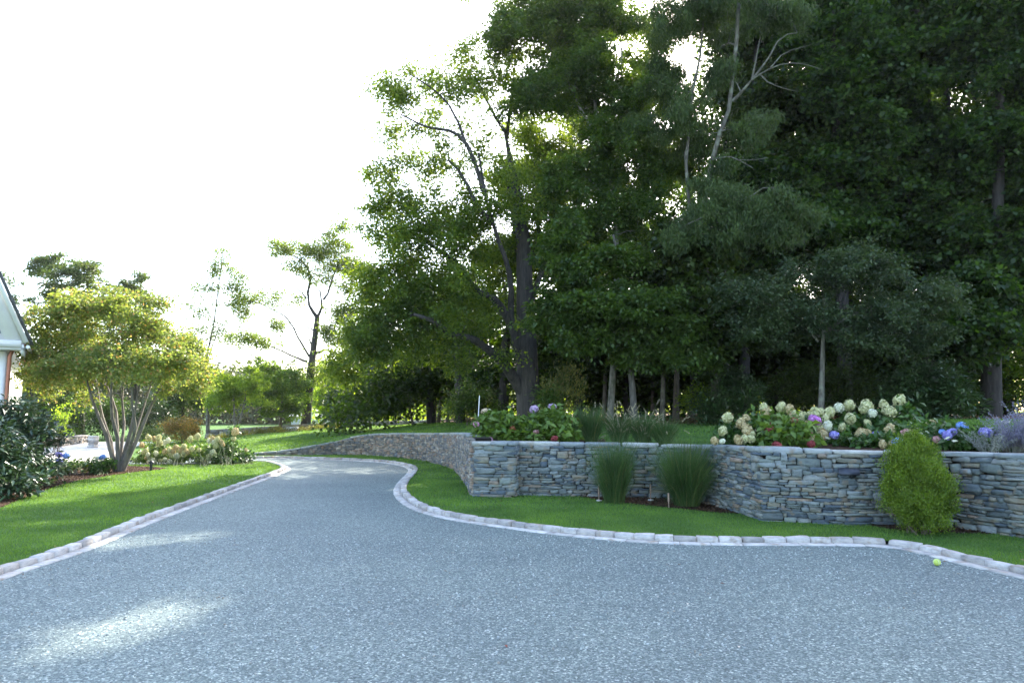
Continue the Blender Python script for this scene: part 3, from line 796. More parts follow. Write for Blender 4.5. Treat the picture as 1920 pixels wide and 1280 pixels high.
def onup(px, Y, py=780):
    x = (px - 960) / 1280.0 * Y / (CP - (640 - py) / 1280.0 * SP); return np.array([x, Y, zup(x, Y)])

# soil of the flower beds on the terrace: strips that follow the top of the wall
def terracebed(name, i0, i1, wd):
    Bv = []; n = i1 - i0
    for k in range(i0, i1):
        p = base[k]; t = (k - i0) / (n - 1); ww = wd * min(1, 4 * t + .1, 4 * (1 - t) + .1)
        for d in (.18, .5, 1.0):
            q = p + dr[k] * (back + d * ww if d > .2 else back + .18); Bv.append([q[0], q[1], zup(q[0], q[1]) + .015])
    k = np.arange(n - 1)[:, None] * 3; F = np.concatenate([k + np.array([a, a + 3, a + 4, a + 1]) for a in (0, 1)])
    return tag(obj(name, np.array(Bv), [F], M['mulch']), kind='structure')
nA = len(WAp[::3])
_bp = 960 + 1280 * base[:, 0] / base[:, 1]; _k1 = int(np.argmax((_bp > 1120) & (np.arange(nP) > nA))); _k2 = int(np.argmax((_bp > 1318) & (np.arange(nP) > nA)))
terracebed('flower_bed_soil', nA - 2, _k1, 2.1); terracebed('flower_bed_soil', _k2, nP - 2, 2.1)

# ================================================================== KERBS
def kerb(name, K, side, seed):
    rng = np.random.default_rng(seed)
    s = np.concatenate([[0], np.cumsum(np.linalg.norm(np.diff(K, axis=0), axis=1))]); S = s[-1]
    root = empty(name, (K[0][0], K[0][1], 0), None, None); tag(root, kind='structure')
    f = lambda v, P: np.stack([np.interp(v, s, P[:, 0]), np.interp(v, s, P[:, 1])], -1)
    O1 = offs(K, .215, side)
    R = []; q = 0
    while q < S - .1:
        l = rng.uniform(.23, .30); R.append((q + l / 2, l)); q += l
    R = np.array(R); c = f(R[:, 0], O1); tn = unit(f(R[:, 0] + .08, O1) - f(R[:, 0] - .08, O1)); nn = np.stack([tn[:, 1], -tn[:, 0]], 1) * side
    L = np.linalg.norm(f(R[:, 0] + R[:, 1] / 2, O1) - f(R[:, 0] - R[:, 1] / 2, O1), axis=1)
    n = len(R); cen = np.c_[c + nn * rng.normal(0, .006, (n, 1)), np.full(n, .01) + rng.normal(0, .003, n)]
    L = np.maximum(L, R[:, 1] * .985); half = np.stack([L / 2 - .004, np.full(n, .062), np.full(n, .062)], 1)
    V, F = stones(rng, cen, np.c_[tn, rng.normal(0, .02, n)], np.c_[nn, rng.normal(0, .05, n)], half, .025, .03, .010)
    obj('cobbles', V, [F], M['cobble'], root, smooth=True)
    # flat apron setts
    O2 = offs(K, .085, side); R = []; q = 0
    while q < S - .1:
        l = rng.uniform(.25, .42); R.append((q + l / 2, l)); q += l
    R = np.array(R); c = f(R[:, 0], O2); tn = unit(f(R[:, 0] + .08, O2) - f(R[:, 0] - .08, O2)); nn = np.stack([tn[:, 1], -tn[:, 0]], 1) * side
    n = len(R); L = np.linalg.norm(f(R[:, 0] + R[:, 1] / 2, O2) - f(R[:, 0] - R[:, 1] / 2, O2), axis=1)
    cen = np.c_[c, np.full(n, -.012)]; half = np.stack([L / 2 + .001, np.full(n, .072) * rng.uniform(.95, 1.08, n), np.full(n, .026)], 1)
    V, F = stones(rng, cen, np.c_[tn, np.zeros(n)], np.c_[nn, np.zeros(n)], half, .01, .01, .006)
    obj('apron', V, [F], M['apron'], root)
    A = offs(K, .02, side); Bq = offs(K, .27, side); n = len(K)
    k = np.arange(n - 1)[:, None]
    V = np.vstack([np.c_[A, np.full(n, .004)], np.c_[Bq, np.full(n, .004)]])
    obj('mortar', V, [np.concatenate([k, k + 1, k + n + 1, k + n], 1)], M['apron_mortar'], root)
M['apron_mortar'] = plain('mortar', (.30, .29, .27), .9, .1)
kerb('kerb_right', KR, 1, 11); kerb('kerb_left', KL, -1, 12)

# ================================================================== STONE WALLS
rng = np.random.default_rng(5)
# far, curved wall that grows out of the lawn
wA = empty('stone_wall', (*WAp[len(WAp) // 2], 0), 'curved rubble retaining wall rising out of the lawn behind the driveway bend', 'wall', 'stone retaining walls of the terrace')
zb = np.full(len(WAp), LAWN)
V, F = wallface(rng, WAp, zb, WAzz - .05, .035, .085, .07, .24, side=1, depth=.09, bulge=.03)
obj('stone_face', V, [F], M['wallb'], wA, smooth=True)
g = Geo(); walkcore(g, WAp, zb, WAzz, 1, .07, .3); g.obj('core', M['core'], wA)
V, F = coping(rng, WAp[:-9], WAzz[:-9] - .05, 1, .34, .05, .08, .3, .7); obj('coping', V, [F], M['cope'], wA, smooth=True)
# near wall with pier
wB = empty('stone_wall', (2.0, 11.5, 0), 'long grey ledgestone retaining wall with square end pier under the flower bed', 'wall', 'stone retaining walls of the terrace')
ALLP = [(WBp, WBz), (WCp, WCz)]
VV = Geo(); CC = Geo(); KK = Geo()
for P, Zz in ALLP:
    zb = np.full(len(P), LAWN)
    V, F = wallface(rng, P, zb, Zz - .05, .022, .072, .09, .36, side=1, depth=.10, bulge=.02); VV.add(V, F)
    V, F = coping(rng, P, Zz - .05, 1, .38, .045, .085, .35, .85, .014); CC.add(V, F)
    walkcore(KK, P, zb, Zz, 1, .08, .3)
VV.obj('stone_face', M['wall'], wB, smooth=True); CC.obj('coping', M['cope'], wB, smooth=True); KK.obj('core', M['core'], wB)
# pier: three faces
pa = G(887, 930.5, LAWN)[:2]; pb = G(966, 932.5, LAWN)[:2]; tn = unit((pb - pa)[None])[0]; nn = np.array([tn[1], -tn[0]])
pc = pb - nn * .5; pd = pa - nn * .75
VV = Geo()
for a, b in ((pd, pa), (pa, pb), (pb, pc)):
    n = 12; P = a + (b - a) * np.linspace(0, 1, n)[:, None]
    V, F = wallface(rng, P, np.full(n, LAWN), np.full(n, PIERZ - .06), .035, .08, .15, .46, side=1, depth=.09, bulge=.012); VV.add(V, F)
VV.obj('pier', M['wall'], wB, smooth=True)
g = Geo(); cc = (pa + pb + pc + pd) / 4; Rm = np.array([[tn[0], nn[0], 0], [tn[1], nn[1], 0], [0, 0, 1]])
g.box(np.array([cc[0], cc[1], PIERZ / 2 - .03]), np.array([np.linalg.norm(pb - pa) / 2 - .07, .26, PIERZ / 2 - .03]), Rm); g.obj('pier_core', M['core'], wB)
cen = np.array([[*((pa + (pb - pa) * t) - nn * .28), PIERZ - .03] for t in (.2, .62, .92)]); half = np.array([[.19, .32, .035], [.17, .32, .035], [.07, .32, .035]])
V, F = stones(rng, cen, np.tile([*tn, 0], (3, 1)), np.tile([*nn, 0], (3, 1)), half, .03, .03); obj('pier_cap', V, [F], M['cope'], wB, smooth=True)

# wall light: slate hood standing out of the wall
c = W(1590, 885, G(1590, 983.5, LAWN)[1] - .015); T2 = unit((WCp[18] - WCp[0])[None])[0]; N2 = np.array([T2[1], -T2[0]])
wlr = empty('wall_light', (c[0], c[1], c[2]), 'dark slate hooded wall light on the stone wall left of the yellow green bush', 'wall light')
g = Geo(); a = np.linspace(0, math.pi * .55, 8); Rr = .11
prof = [np.array([math.sin(q) * Rr, math.cos(q) * Rr * .75]) for q in a]
V = []
for sx in (-.13, .13):
    for q in prof: V.append([c[0] + T2[0] * sx + N2[0] * q[0], c[1] + T2[1] * sx + N2[1] * q[0], c[2] - .02 + q[1]])
    for q in prof: V.append([c[0] + T2[0] * sx + N2[0] * q[0] * .86, c[1] + T2[1] * sx + N2[1] * q[0] * .86, c[2] - .02 + q[1] * .86])
n = 8; F = []
for k in range(n - 1): F += [[k, k + 1, 16 + k + 1, 16 + k], [8 + k, 24 + k, 24 + k + 1, 8 + k + 1], [k, 8 + k, 8 + k + 1, k + 1], [16 + k, 16 + k + 1, 24 + k + 1, 24 + k]]
F.append([7, 15, 31, 23]); g.add(V, F)
M['slate'] = plain('slate_metal', (.045, .052, .07), .45, .5, .3, .2, 12, .3)
g.obj('hood', M['slate'], wlr)
g = Geo(); R2 = np.array([[T2[0], N2[0], 0], [T2[1], N2[1], 0], [0, 0, 1]])
g.box(c + np.array([N2[0] * .012, N2[1] * .012, -.02]), np.array([.10, .012, .05]), R2); g.obj('back_plate', M['slate'], wlr)

# ================================================================== FAR AND LOW STONE WALLS
def drywall(label, px, py_top, Yd, zfun, hh, seed, mat, lmax=.6, cat='wall'):
    rng = np.random.default_rng(seed)
    P = []; Zt = []; Zb = []
    for a, t, y in zip(px, py_top, Yd):
        p = W(a, t, y); P.append([p[0], p[1], p[2]])
    Q, _ = smoothpath(P, .2); p2 = Q[:, :2]; zt = Q[:, 2]; zb = np.array([zfun(x, y) for x, y in p2]) - .05
    zt = np.maximum(zt, zb + .15)
    r = empty('stone_wall', (p2[0][0], p2[0][1], zb[0]), label, cat)
    # each face laid on the lowest foot
    V, F = wallface(rng, p2, zb, zt - .04, .08, .17, .2, lmax, side=1, depth=.12, bulge=.04); obj('stone_face', V, [F], mat, r, smooth=True)
    g = Geo(); walkcore(g, p2, zb, zt, 1, .1, .35); g.obj('core', M['core'], r)
    V, F = coping(rng, p2, zt - .05, 1, .5, .06, .10, .4, 1.0); obj('coping', V, [F], mat, r, smooth=True)
    return r
def zfar(x, y): return min(zup(x, y), 3)
drywall('low dark fieldstone wall beyond the upper lawn below the leaning tree', [385, 430, 480, 528, 600, 654, 720, 800, 870], [806, 804, 801, 798, 794, 791.5, 790, 788, 786], [41, 41, 41, 41, 41, 41, 41, 40, 38.5], zfar, .6, 31, M['wallb'])
lw = drywall('low stone wall with pale end post beside the sunlit forecourt', [40, 112, 140, 168], [825, 821.5, 819, 815.5], [29, 31, 33, 35], lambda x, y: 0.0, .6, 32, M['wallb'], .45)
g = Geo(); c = G(174, 839); rng = np.random.default_rng(3)
V, F = stones(rng, np.array([[c[0] + .01 * (k % 3), c[1], .06 + .10 * k] for k in range(5)]), np.tile([1., 0, 0], (5, 1)), np.tile([0, -1., 0], (5, 1)), np.random.default_rng(9).uniform(.9, 1.1, (5, 1)) * np.tile([.15, .15, .052], (5, 1)), .08, .08)
g.add(V, F); g.obj('end_post', M['cobble'], lw, smooth=True)

# ================================================================== HERO TREE
hl = [limb([(992, 815), (991, 760), (988, 690), (982, 620), (984, 560), (984, 480), (975, 400), (962, 320), (948, 250)], 21, .40, .04),
      limb([(980, 690, 21), (958, 600, 20.7), (960, 540, 20.4), (945, 480, 20), (925, 420, 19.6), (908, 360, 19.4), (897, 290, 19.4)], 20, .15, .035),
      limb([(985, 580, 21), (974, 500, 21.4), (966, 440, 21.6), (956, 370, 21.8), (945, 300, 22)], 21, .12, .04),
      limb([(986, 745, 21), (957, 700, 20.7), (932, 668, 20.2), (905, 648, 19.8), (880, 632, 19.4), (848, 626, 19), (815, 602, 18.6), (775, 590, 18.4)], 20, .22, .05),
      limb([(976, 650, 21), (950, 592, 20.8), (925, 560, 20.5), (895, 546, 20), (872, 512, 19.8), (840, 480, 19.4), (795, 452, 19)], 20, .17, .04),
      limb([(925, 420, 19.6), (890, 380, 19.3), (868, 330, 19.2), (840, 300, 19)], 19, .09, .03),
      limb([(908, 360, 19.4), (880, 280, 19.2), (850, 248, 19), (800, 238, 19), (752, 215, 19)], 19, .08, .02),
      limb([(875, 275, 19.2), (850, 210, 19), (815, 170, 19), (770, 140, 19)], 19, .05, .015),
      limb([(948, 250, 21), (915, 195, 21), (890, 140, 21)], 21, .07, .02),
      limb([(950, 260, 21), (962, 180, 21), (968, 110, 21)], 21, .06, .02),
      limb([(985, 600, 21), (1012, 520, 21.3), (1035, 450, 21.6), (1042, 370, 22)], 21, .13, .04),
      limb([(984, 520, 21), (1010, 440, 22), (1000, 340, 22.6), (1015, 260, 23)], 21, .12, .03)]
hb = [(760, 620, 80, 55, 46, 19.5), (820, 555, 90, 65, 55, 19.5), (730, 540, 55, 55, 34, 19.5), (700, 640, 45, 45, 26, 19), (865, 650, 70, 45, 20, 20), (780, 450, 85, 46, 42, 19.5),
      (735, 385, 45, 42, 15, 19.5), (865, 410, 85, 62, 30, 20), (905, 310, 70, 45, 8, 20.5), (945, 480, 60, 70, 30, 22), (1005, 400, 50, 70, 34, 22), (1020, 290, 50, 55, 22, 22.5),
      (800, 335, 65, 36, 8, 20), (775, 255, 70, 50, 10, 19.5), (750, 195, 45, 45, 8, 19.5), (830, 165, 70, 50, 12, 20), (890, 125, 50, 45, 9, 20.5), (725, 320, 30, 40, 6, 19.5), (950, 380, 50, 50, 14, 20), (960, 180, 60, 60, 8, 21), (870, 235, 60, 40, 4, 20),
      (640, 690, 30, 30, 8, 19.5), (960, 250, 60, 60, 4, 21.5), (900, 560, 60, 50, 18, 22)]
tree('oak_tree', 'huge spreading tree with a thick dark trunk and long leaning limbs behind the pink hydrangeas', 'tree', onup(992, 21), hl, hb, 21, M['lf_oak'], M['bark_dark'],
     per=44, rc=.44, L=.10, Wd=.062, seed=21, rtip=.0055, flat_=.8, den=3.6, clus=2.6)

# ================================================================== TREES OF THE WOOD EDGE
GR = 'trees at the edge of the wood'
def mk(label, name, base, limbs, blobs, Y, lm, bm, seed, **k):
    k.setdefault('per', 70); k.setdefault('rc', .42); k.setdefault('den', 2.4)
    return tree(name, label, 'tree', base, limbs, blobs, Y, M[lm], M[bm], seed=seed, group=GR, **k)

mk('young maple with level leafy boughs and a straight grey trunk right of the huge tree', 'maple_tree', onup(1192, 18.6),
   [limb([(1192, 812), (1191, 700), (1182, 600), (1165, 500), (1150, 440)], 18.6, .10, .035)],
   [(1080, 520, 70, 36, 26), (1060, 600, 60, 45, 26), (1150, 560, 90, 45, 36), (1230, 590, 90, 45, 36), (1120, 655, 90, 34, 24), (1240, 660, 90, 34, 26), (1060, 450, 50, 35, 14), (1290, 620, 50, 50, 20), (1170, 485, 70, 36, 18)],
   18.2, 'lf_maple2', 'bark_mid', 31, flat_=.35, L=.13, Wd=.075, per=85, rc=.42, den=2.2)
mk('tall slim tree with a pale mottled trunk reaching over the huge tree', 'birch_tree', onup(1142, 20.6),
   [limb([(1142, 800), (1150, 650), (1165, 500), (1158, 400), (1146, 330), (1126, 260), (1112, 180), (1104, 80), (1098, 10)], 20.6, .115, .04),
    limb([(1160, 440), (1138, 380), (1120, 350), (1095, 330)], 20.4, .05, .02), limb([(1148, 335), (1165, 260), (1172, 170), (1165, 90)], 20.6, .08, .03), limb([(1126, 260), (1085, 200), (1050, 120), (1010, 60)], 20.4, .07, .02)],
   [(1000, 55, 85, 45, 34), (1085, 40, 80, 50, 30), (945, 85, 38, 40, 12), (1080, 150, 85, 60, 46), (1005, 185, 50, 40, 18), (1150, 180, 70, 70, 26), (1130, 290, 70, 55, 34), (1065, 330, 50, 45, 22),
    (1100, 420, 70, 45, 26), (1180, 400, 55, 55, 20), (1020, -10, 110, 40, 30), (1160, 40, 60, 60, 18), (1210, 320, 40, 50, 12)],
   20.4, 'lf_maple2', 'bark_pale', 32, flat_=.6, L=.115, Wd=.07, per=60, rc=.4, den=3.4, rtip=.007)
mk('sunlit tree behind the huge tree, seen between it and the willow leaved tree', 'maple_tree', onup(1085, 26),
   [limb([(1085, 800), (1088, 600), (1080, 400), (1090, 250), (1100, 130)], 26, .16, .05)],
   [(1080, 330, 110, 70, 50), (1150, 260, 80, 60, 34), (1040, 220, 70, 60, 12), (1100, 150, 90, 50, 12), (1000, 330, 60, 60, 22), (1200, 380, 60, 60, 26), (1212, 170, 34, 60, 15), (1190, 240, 40, 44, 18), (1225, 60, 40, 46, 16), (1205, 125, 46, 50, 22), (1235, 190, 30, 40, 12), (1105, 75, 50, 40, 14), (1150, 60, 50, 40, 12), (1270, 300, 50, 60, 22), (1140, 470, 100, 50, 34), (1040, 470, 70, 50, 26), (960, 330, 40, 40, 10)],
   26, 'lf_oak', 'bark_dark', 39, L=.13, Wd=.085, per=62, rc=.5, den=2.2)
mk('tall willow leaved tree with a leaning bare grey stem and drooping sprays', 'willow_tree', onup(1345, 19.9),
   [limb([(1345, 800, 19.9), (1330, 600, 19.5), (1318, 420, 19), (1326, 345, 19), (1346, 260, 18.8), (1374, 185, 18.7), (1381, 110, 18.7), (1378, 40, 18.7), (1390, -60, 18.7)], 19, .12, .05),
    limb([(1328, 600, 19.5), (1290, 400, 19.2), (1290, 220, 19), (1310, 130, 19), (1318, 40, 19), (1325, -60, 19)], 19, .085, .03),
    limb([(1374, 190, 18.7), (1410, 150, 18.2), (1440, 110, 18), (1465, 70, 18), (1495, 62, 18)], 18, .055, .01), limb([(1410, 150, 18.2), (1445, 128, 17.8), (1490, 118, 17.6), (1540, 130, 17.5)], 18, .03, .006),
    limb([(1425, 140, 18.1), (1450, 160, 17.8), (1495, 172, 17.7)], 18, .025, .006), limb([(1410, 150, 18.2), (1415, 110, 18), (1425, 70, 18)], 18, .03, .006), limb([(1445, 128, 17.8), (1470, 100, 17.7), (1520, 85, 17.6)], 18, .02, .005),
    limb([(1338, 298, 18.8), (1365, 294, 18.4), (1385, 300, 18.2), (1412, 316, 18.1)], 18, .035, .008), limb([(1385, 300, 18.2), (1410, 300, 18), (1440, 296, 18)], 18, .015, .005),
    limb([(1318, 420, 19), (1350, 385, 18.4), (1400, 372, 17.6), (1440, 350, 17.3), (1470, 362, 17.2)], 18, .06, .012), limb([(1350, 385, 18.4), (1330, 400, 17.6), (1290, 420, 17.2)], 18, .03, .01)],
   [(1330, 30, 70, 45, 22, 19), (1255, 55, 60, 55, 20, 19.4), (1262, 170, 45, 65, 20, 19.4), (1300, 250, 55, 45, 16, 19.2), (1400, 235, 45, 40, 9, 18.6), (1225, 250, 40, 55, 12, 19.6), (1330, 395, 26, 14, 6, 17.6), (1368, 370, 30, 14, 6, 17.7), (1420, 385, 30, 18, 7, 17.5), (1460, 372, 25, 12, 5, 17.3), (1503, 398, 20, 14, 5, 17.3), (1390, 420, 24, 26, 7, 17.4), (1445, 425, 20, 28, 7, 17.4),
    (1310, 425, 22, 26, 6, 17.5), (1275, 445, 14, 24, 5, 17.5), (1350, 445, 20, 22, 6, 17.6), (1480, 435, 14, 18, 4, 17.3), (1330, 340, 20, 26, 4, 18.6), (1350, 300, 16, 18, 3, 18.6), (1450, 30, 60, 36, 12, 18.6), (1350, 130, 30, 30, 5, 18.6)],
   19, 'lf_willow', 'bark_grey', 33, style='hang', L=.135, Wd=.03, per=70, flat_=1.0, rc=.34, den=4.2, rtip=.006)
mk('small blue green dogwood with a thin straight trunk behind the cream hydrangeas', 'dogwood_tree', onup(1539, 17),
   [limb([(1539, 800), (1537, 700), (1533, 620), (1545, 560)], 17, .085, .035), limb([(1534, 640), (1490, 590), (1450, 570)], 17, .035, .01), limb([(1534, 630), (1600, 590), (1660, 580), (1710, 570)], 17, .045, .01)],
   [(1480, 560, 85, 42, 42), (1560, 520, 95, 42, 40), (1645, 590, 105, 42, 54), (1705, 560, 70, 50, 34), (1540, 600, 80, 32, 22), (1450, 615, 50, 34, 18), (1725, 635, 55, 34, 18), (1600, 500, 85, 34, 22), (1650, 640, 80, 28, 16)],
   16.8, 'lf_blue', 'bark_grey', 34, flat_=.25, L=.09, Wd=.045, rc=.5, per=95, rtip=.007, den=1.0)
dk = dict(L=.17, Wd=.13, per=125, rc=.72, flat_=.28, den=1.15)
mk('dark maple filling the gap between the willow leaved tree and the blue green dogwood', 'dark_maple_tree', onup(1395, 22.5),
   [limb([(1395, 800), (1392, 600), (1400, 400), (1410, 200), (1420, 60)], 22.5, .2, .06)],
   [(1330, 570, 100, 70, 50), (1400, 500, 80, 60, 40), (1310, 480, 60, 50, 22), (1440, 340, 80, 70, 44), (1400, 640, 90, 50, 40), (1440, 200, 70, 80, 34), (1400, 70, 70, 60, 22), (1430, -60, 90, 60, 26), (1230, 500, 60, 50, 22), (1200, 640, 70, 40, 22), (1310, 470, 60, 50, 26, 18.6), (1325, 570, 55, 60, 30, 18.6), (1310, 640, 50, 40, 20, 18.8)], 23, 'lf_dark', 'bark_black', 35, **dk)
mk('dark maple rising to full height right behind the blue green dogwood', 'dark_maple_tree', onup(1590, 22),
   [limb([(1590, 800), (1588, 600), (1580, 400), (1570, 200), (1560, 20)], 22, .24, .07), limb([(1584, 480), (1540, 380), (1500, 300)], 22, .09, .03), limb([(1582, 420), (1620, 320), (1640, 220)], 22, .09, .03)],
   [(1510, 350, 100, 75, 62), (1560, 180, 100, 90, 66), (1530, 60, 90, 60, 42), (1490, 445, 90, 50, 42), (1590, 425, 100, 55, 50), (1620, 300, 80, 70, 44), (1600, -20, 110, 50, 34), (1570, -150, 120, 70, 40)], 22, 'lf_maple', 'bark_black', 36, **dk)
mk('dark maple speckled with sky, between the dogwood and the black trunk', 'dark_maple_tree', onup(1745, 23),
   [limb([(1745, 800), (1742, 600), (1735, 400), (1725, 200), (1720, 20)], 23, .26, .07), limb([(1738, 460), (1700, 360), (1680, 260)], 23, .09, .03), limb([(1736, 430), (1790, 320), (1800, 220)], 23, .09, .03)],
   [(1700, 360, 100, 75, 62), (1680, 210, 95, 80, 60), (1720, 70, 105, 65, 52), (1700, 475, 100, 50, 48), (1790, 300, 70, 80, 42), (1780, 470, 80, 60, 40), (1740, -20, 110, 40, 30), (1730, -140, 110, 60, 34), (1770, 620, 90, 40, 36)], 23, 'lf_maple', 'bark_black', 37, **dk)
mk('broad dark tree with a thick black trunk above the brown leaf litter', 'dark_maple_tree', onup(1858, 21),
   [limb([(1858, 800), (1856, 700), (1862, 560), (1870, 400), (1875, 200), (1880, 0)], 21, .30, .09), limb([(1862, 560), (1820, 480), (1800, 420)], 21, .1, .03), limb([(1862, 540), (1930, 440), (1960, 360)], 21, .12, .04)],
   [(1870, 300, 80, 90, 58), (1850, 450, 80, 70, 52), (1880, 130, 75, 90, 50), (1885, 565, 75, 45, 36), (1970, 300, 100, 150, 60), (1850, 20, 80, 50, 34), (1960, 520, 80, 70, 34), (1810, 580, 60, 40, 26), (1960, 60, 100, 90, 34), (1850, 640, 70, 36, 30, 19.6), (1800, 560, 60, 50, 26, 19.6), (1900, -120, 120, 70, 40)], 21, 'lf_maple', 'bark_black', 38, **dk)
# slim trunks standing in the gap right of the huge tree
for k, (px, Yd, wpx, lab, bm) in enumerate([
        (1241, 20.5, 10, 'thin pale grey trunk just right of the young maple', 'bark_grey'), (1266, 22, 15, 'brown trunk beside the thin pale trunk in the shade', 'bark_brown'),
        (1132, 24, 9, 'thin dark trunk left of the young maple, lost in leaves', 'bark_brown'), (1222, 25, 8, 'slim far trunk seen between the young maple and the pale trunk', 'bark_brown'),
        (1296, 24, 12, 'dark trunk against the bright leaves left of the rhododendron', 'bark_dark')]):
    mk(lab, 'understorey_tree', onup(px, Yd), [limb([(px, 810), (px + 3, 720), (px - 4, 640), (px + 6, 560)], Yd, wpx * pxm(Yd) / 2, .03)],
       [(px + 4, 600 + 12 * k % 30, 70, 46, 26), (px, 655, 60, 34, 20)], Yd, 'lf_maple' if k % 2 else 'lf_dark', bm, 50 + k, L=.12, Wd=.08, per=90, flat_=.35)

# left of the huge tree: the low trees over the upper lawn
low = [([(775, 800), (768, 760), (760, 715)], 33, 5, [(740, 700, 50, 36, 30), (790, 690, 50, 34, 26)], 'small tree with a thin leaning dark trunk at the edge of the upper lawn', 'lf_mid'),
       ([(816, 800), (814, 740), (818, 690)], 34, 4, [(815, 680, 38, 34, 22)], 'slim sapling left of the pair of brown trunks beyond the upper lawn', 'lf_maple'),
       ([(822, 800), (828, 740), (834, 680)], 33, 8, [(835, 665, 46, 40, 26), (870, 650, 30, 34, 14)], 'brown trunked tree beyond the upper lawn, stouter of the pair', 'lf_maple'),
       ([(840, 798), (838, 740), (842, 690)], 32, 5, [(860, 690, 34, 30, 16)], 'thin brown trunked tree beyond the upper lawn, right of the stout one', 'lf_mid'),
       ([(695, 806), (694, 770), (690, 720)], 35, 5, [(690, 700, 48, 44, 40), (670, 745, 40, 34, 26), (725, 740, 44, 34, 26)], 'bushy dark green tree at the end of the far fieldstone wall', 'lf_mid'),
       ([(905, 720), (885, 670), (868, 640)], 27, 6, [(880, 620, 46, 34, 20), (900, 700, 34, 30, 14)], 'leaning pale stemmed tree behind the dark shrub left of the huge trunk', 'lf_maple')]
for k, (P, Yd, wpx, bl, lab, lm) in enumerate(low):
    b = onup(P[0][0], Yd)
    mk(lab, 'understorey_tree', b, [([b - np.array([0, 0, .1])] + [W(p[0], p[1], Yd) for p in P[1:]], wpx * pxm(Yd) / 2, .03)], bl, Yd, lm, 'bark_brown' if k < 5 else 'bark_grey', 70 + k, L=.14, Wd=.09, per=100, rc=.6)

# ================================================================== THE DEEP WOOD (one mass)
rng = np.random.default_rng(77)
wr = empty('woods', (8, 34, 1.2), None, None); tag(wr, kind='stuff')
cents = []; g = Geo()
spots = []
for Yd, pxs in ((26.5, range(850, 2150, 105)), (31, range(830, 2250, 120)), (37, range(840, 2300, 140)), (44, range(1100, 2300, 170))):
    for px in pxs: spots.append((px + rng.uniform(-25, 25), Yd + rng.uniform(-1.5, 1.5)))
for px, Yd in spots:
    # height follows the skyline, raised behind the oak and above view for shade
    top = np.interp(px, [820, 900, 1000, 1150, 1250, 1330, 1450, 1700], [560, 480, 440, 450, 420, 140, -180, -320])
    zt = W(px, top, Yd)[2]; b = onup(px, Yd); x = b[0]
    r = rng.uniform(1.9, 2.9); zb0 = b[2] + rng.uniform(2.2, 3.4)
    g.tube(np.array([[x, Yd, b[2] - .2], [x + rng.normal(0, .15), Yd, b[2] + 3], [x + rng.normal(0, .4), Yd, (zt + b[2]) * .55], [x, Yd, zt * .85]]), [.2, .17, .12, .04], 7)
    n = int((zt - zb0) * 7.8); t = rng.uniform(0, 1, n); q = ballpts(rng, n, .5)
    rr = r * (np.sin(np.pi * (t * .8 + .16)) ** .6)
    cents.append(np.stack([x + q[:, 0] * rr, Yd + q[:, 1] * rr, zb0 + (zt - zb0) * t], 1))
g.obj('trunks', M['bark_black'], wr)
for px in np.arange(640, 2250, 17):
    for Yd in (25.5, 29.5, 34.0):
        if px < 1010 and Yd < 29: continue
        if rng.uniform() < .12: continue
        if 1850 < px < 1960: continue
        b = onup(px + rng.uniform(-10, 10), Yd + rng.uniform(-1.3, 1.3)); top = rng.uniform(3.2, 4.8) if px > 1010 else rng.uniform(2.4, 4.2)
        lo = rng.choice([.25, .5, 1.2]) if px > 1280 else rng.choice([.4, 1.0, 1.5])
        n = int(9 * top / 3); cents.append(np.stack([b[0] + rng.normal(0, .5, n), b[1] + rng.normal(0, .5, n), b[2] + lo + (top - lo) * rng.uniform(0, 1, n)], 1))
C = np.vstack(cents)
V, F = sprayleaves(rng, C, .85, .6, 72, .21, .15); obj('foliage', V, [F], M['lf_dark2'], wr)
# sunlit growth beyond and under the wood
rng = np.random.default_rng(78)
C = []
for px in range(560, 2200, 22):
    Yd = rng.uniform(46, 54); b = W(px, 760, Yd); zt = rng.uniform(2.0, 4.5)
    for k in range(10): C.append([b[0] + rng.normal(0, .8), Yd + rng.normal(0, 1), 1.0 + zt * rng.uniform(0, 1)])
V, F = sprayleaves(rng, np.array(C), .8, .6, 60, .2, .15); tag(obj('sunlit_undergrowth', V, [F], M['lf_bright']), kind='stuff')

# ================================================================== EVERGREEN SHRUBS UNDER THE WOOD
SG = 'broad evergreen shrubs along the wood edge'
shrub('rhododendron', 'round dark rhododendron behind the left end of the cream hydrangeas', 'shrub', onup(1372, 18.6), [(1372, 745, 68, 42, 70, 18.6, 1.1), (1350, 780, 50, 20, 26, 18.2, .8), (1385, 710, 40, 20, 18, 18.6, .7)], 18.6, M['lf_rhodo2'], per=60, rc=.26, L=.14, Wd=.045, group=SG, seed=81)
shrub('rhododendron', 'deep shaded rhododendron around the foot of the thin dogwood trunk', 'shrub', onup(1530, 20.6), [(1500, 740, 60, 40, 50, 20.6, 1), (1590, 735, 70, 44, 60, 20.8, 1), (1545, 700, 70, 20, 30, 20.6, 1)], 20.6, M['lf_dark'], per=60, rc=.3, L=.13, Wd=.045, group=SG, seed=82)
shrub('rhododendron', 'large glossy rhododendron behind the tallest cream flower heads', 'shrub', onup(1738, 17.6), [(1735, 735, 80, 44, 84, 17.6, 1.2), (1690, 760, 44, 26, 30, 17.3, .8), (1775, 755, 60, 34, 36, 17.4, .8), (1740, 700, 60, 18, 24, 17.6, .8)], 17.6, M['lf_rhodo2'], per=62, rc=.26, L=.15, Wd=.05, group=SG, seed=83)
shrub('evergreen_shrub', 'dense dark green shrub left of the huge tree trunk', 'shrub', onup(882, 24), [(885, 745, 44, 38, 60, 24, 1.1), (910, 775, 34, 20, 20, 23.6, .8), (860, 765, 26, 22, 14, 23.8, .6)], 24, M['lf_maple2'], per=60, rc=.3, L=.13, Wd=.06, group=SG, seed=84)
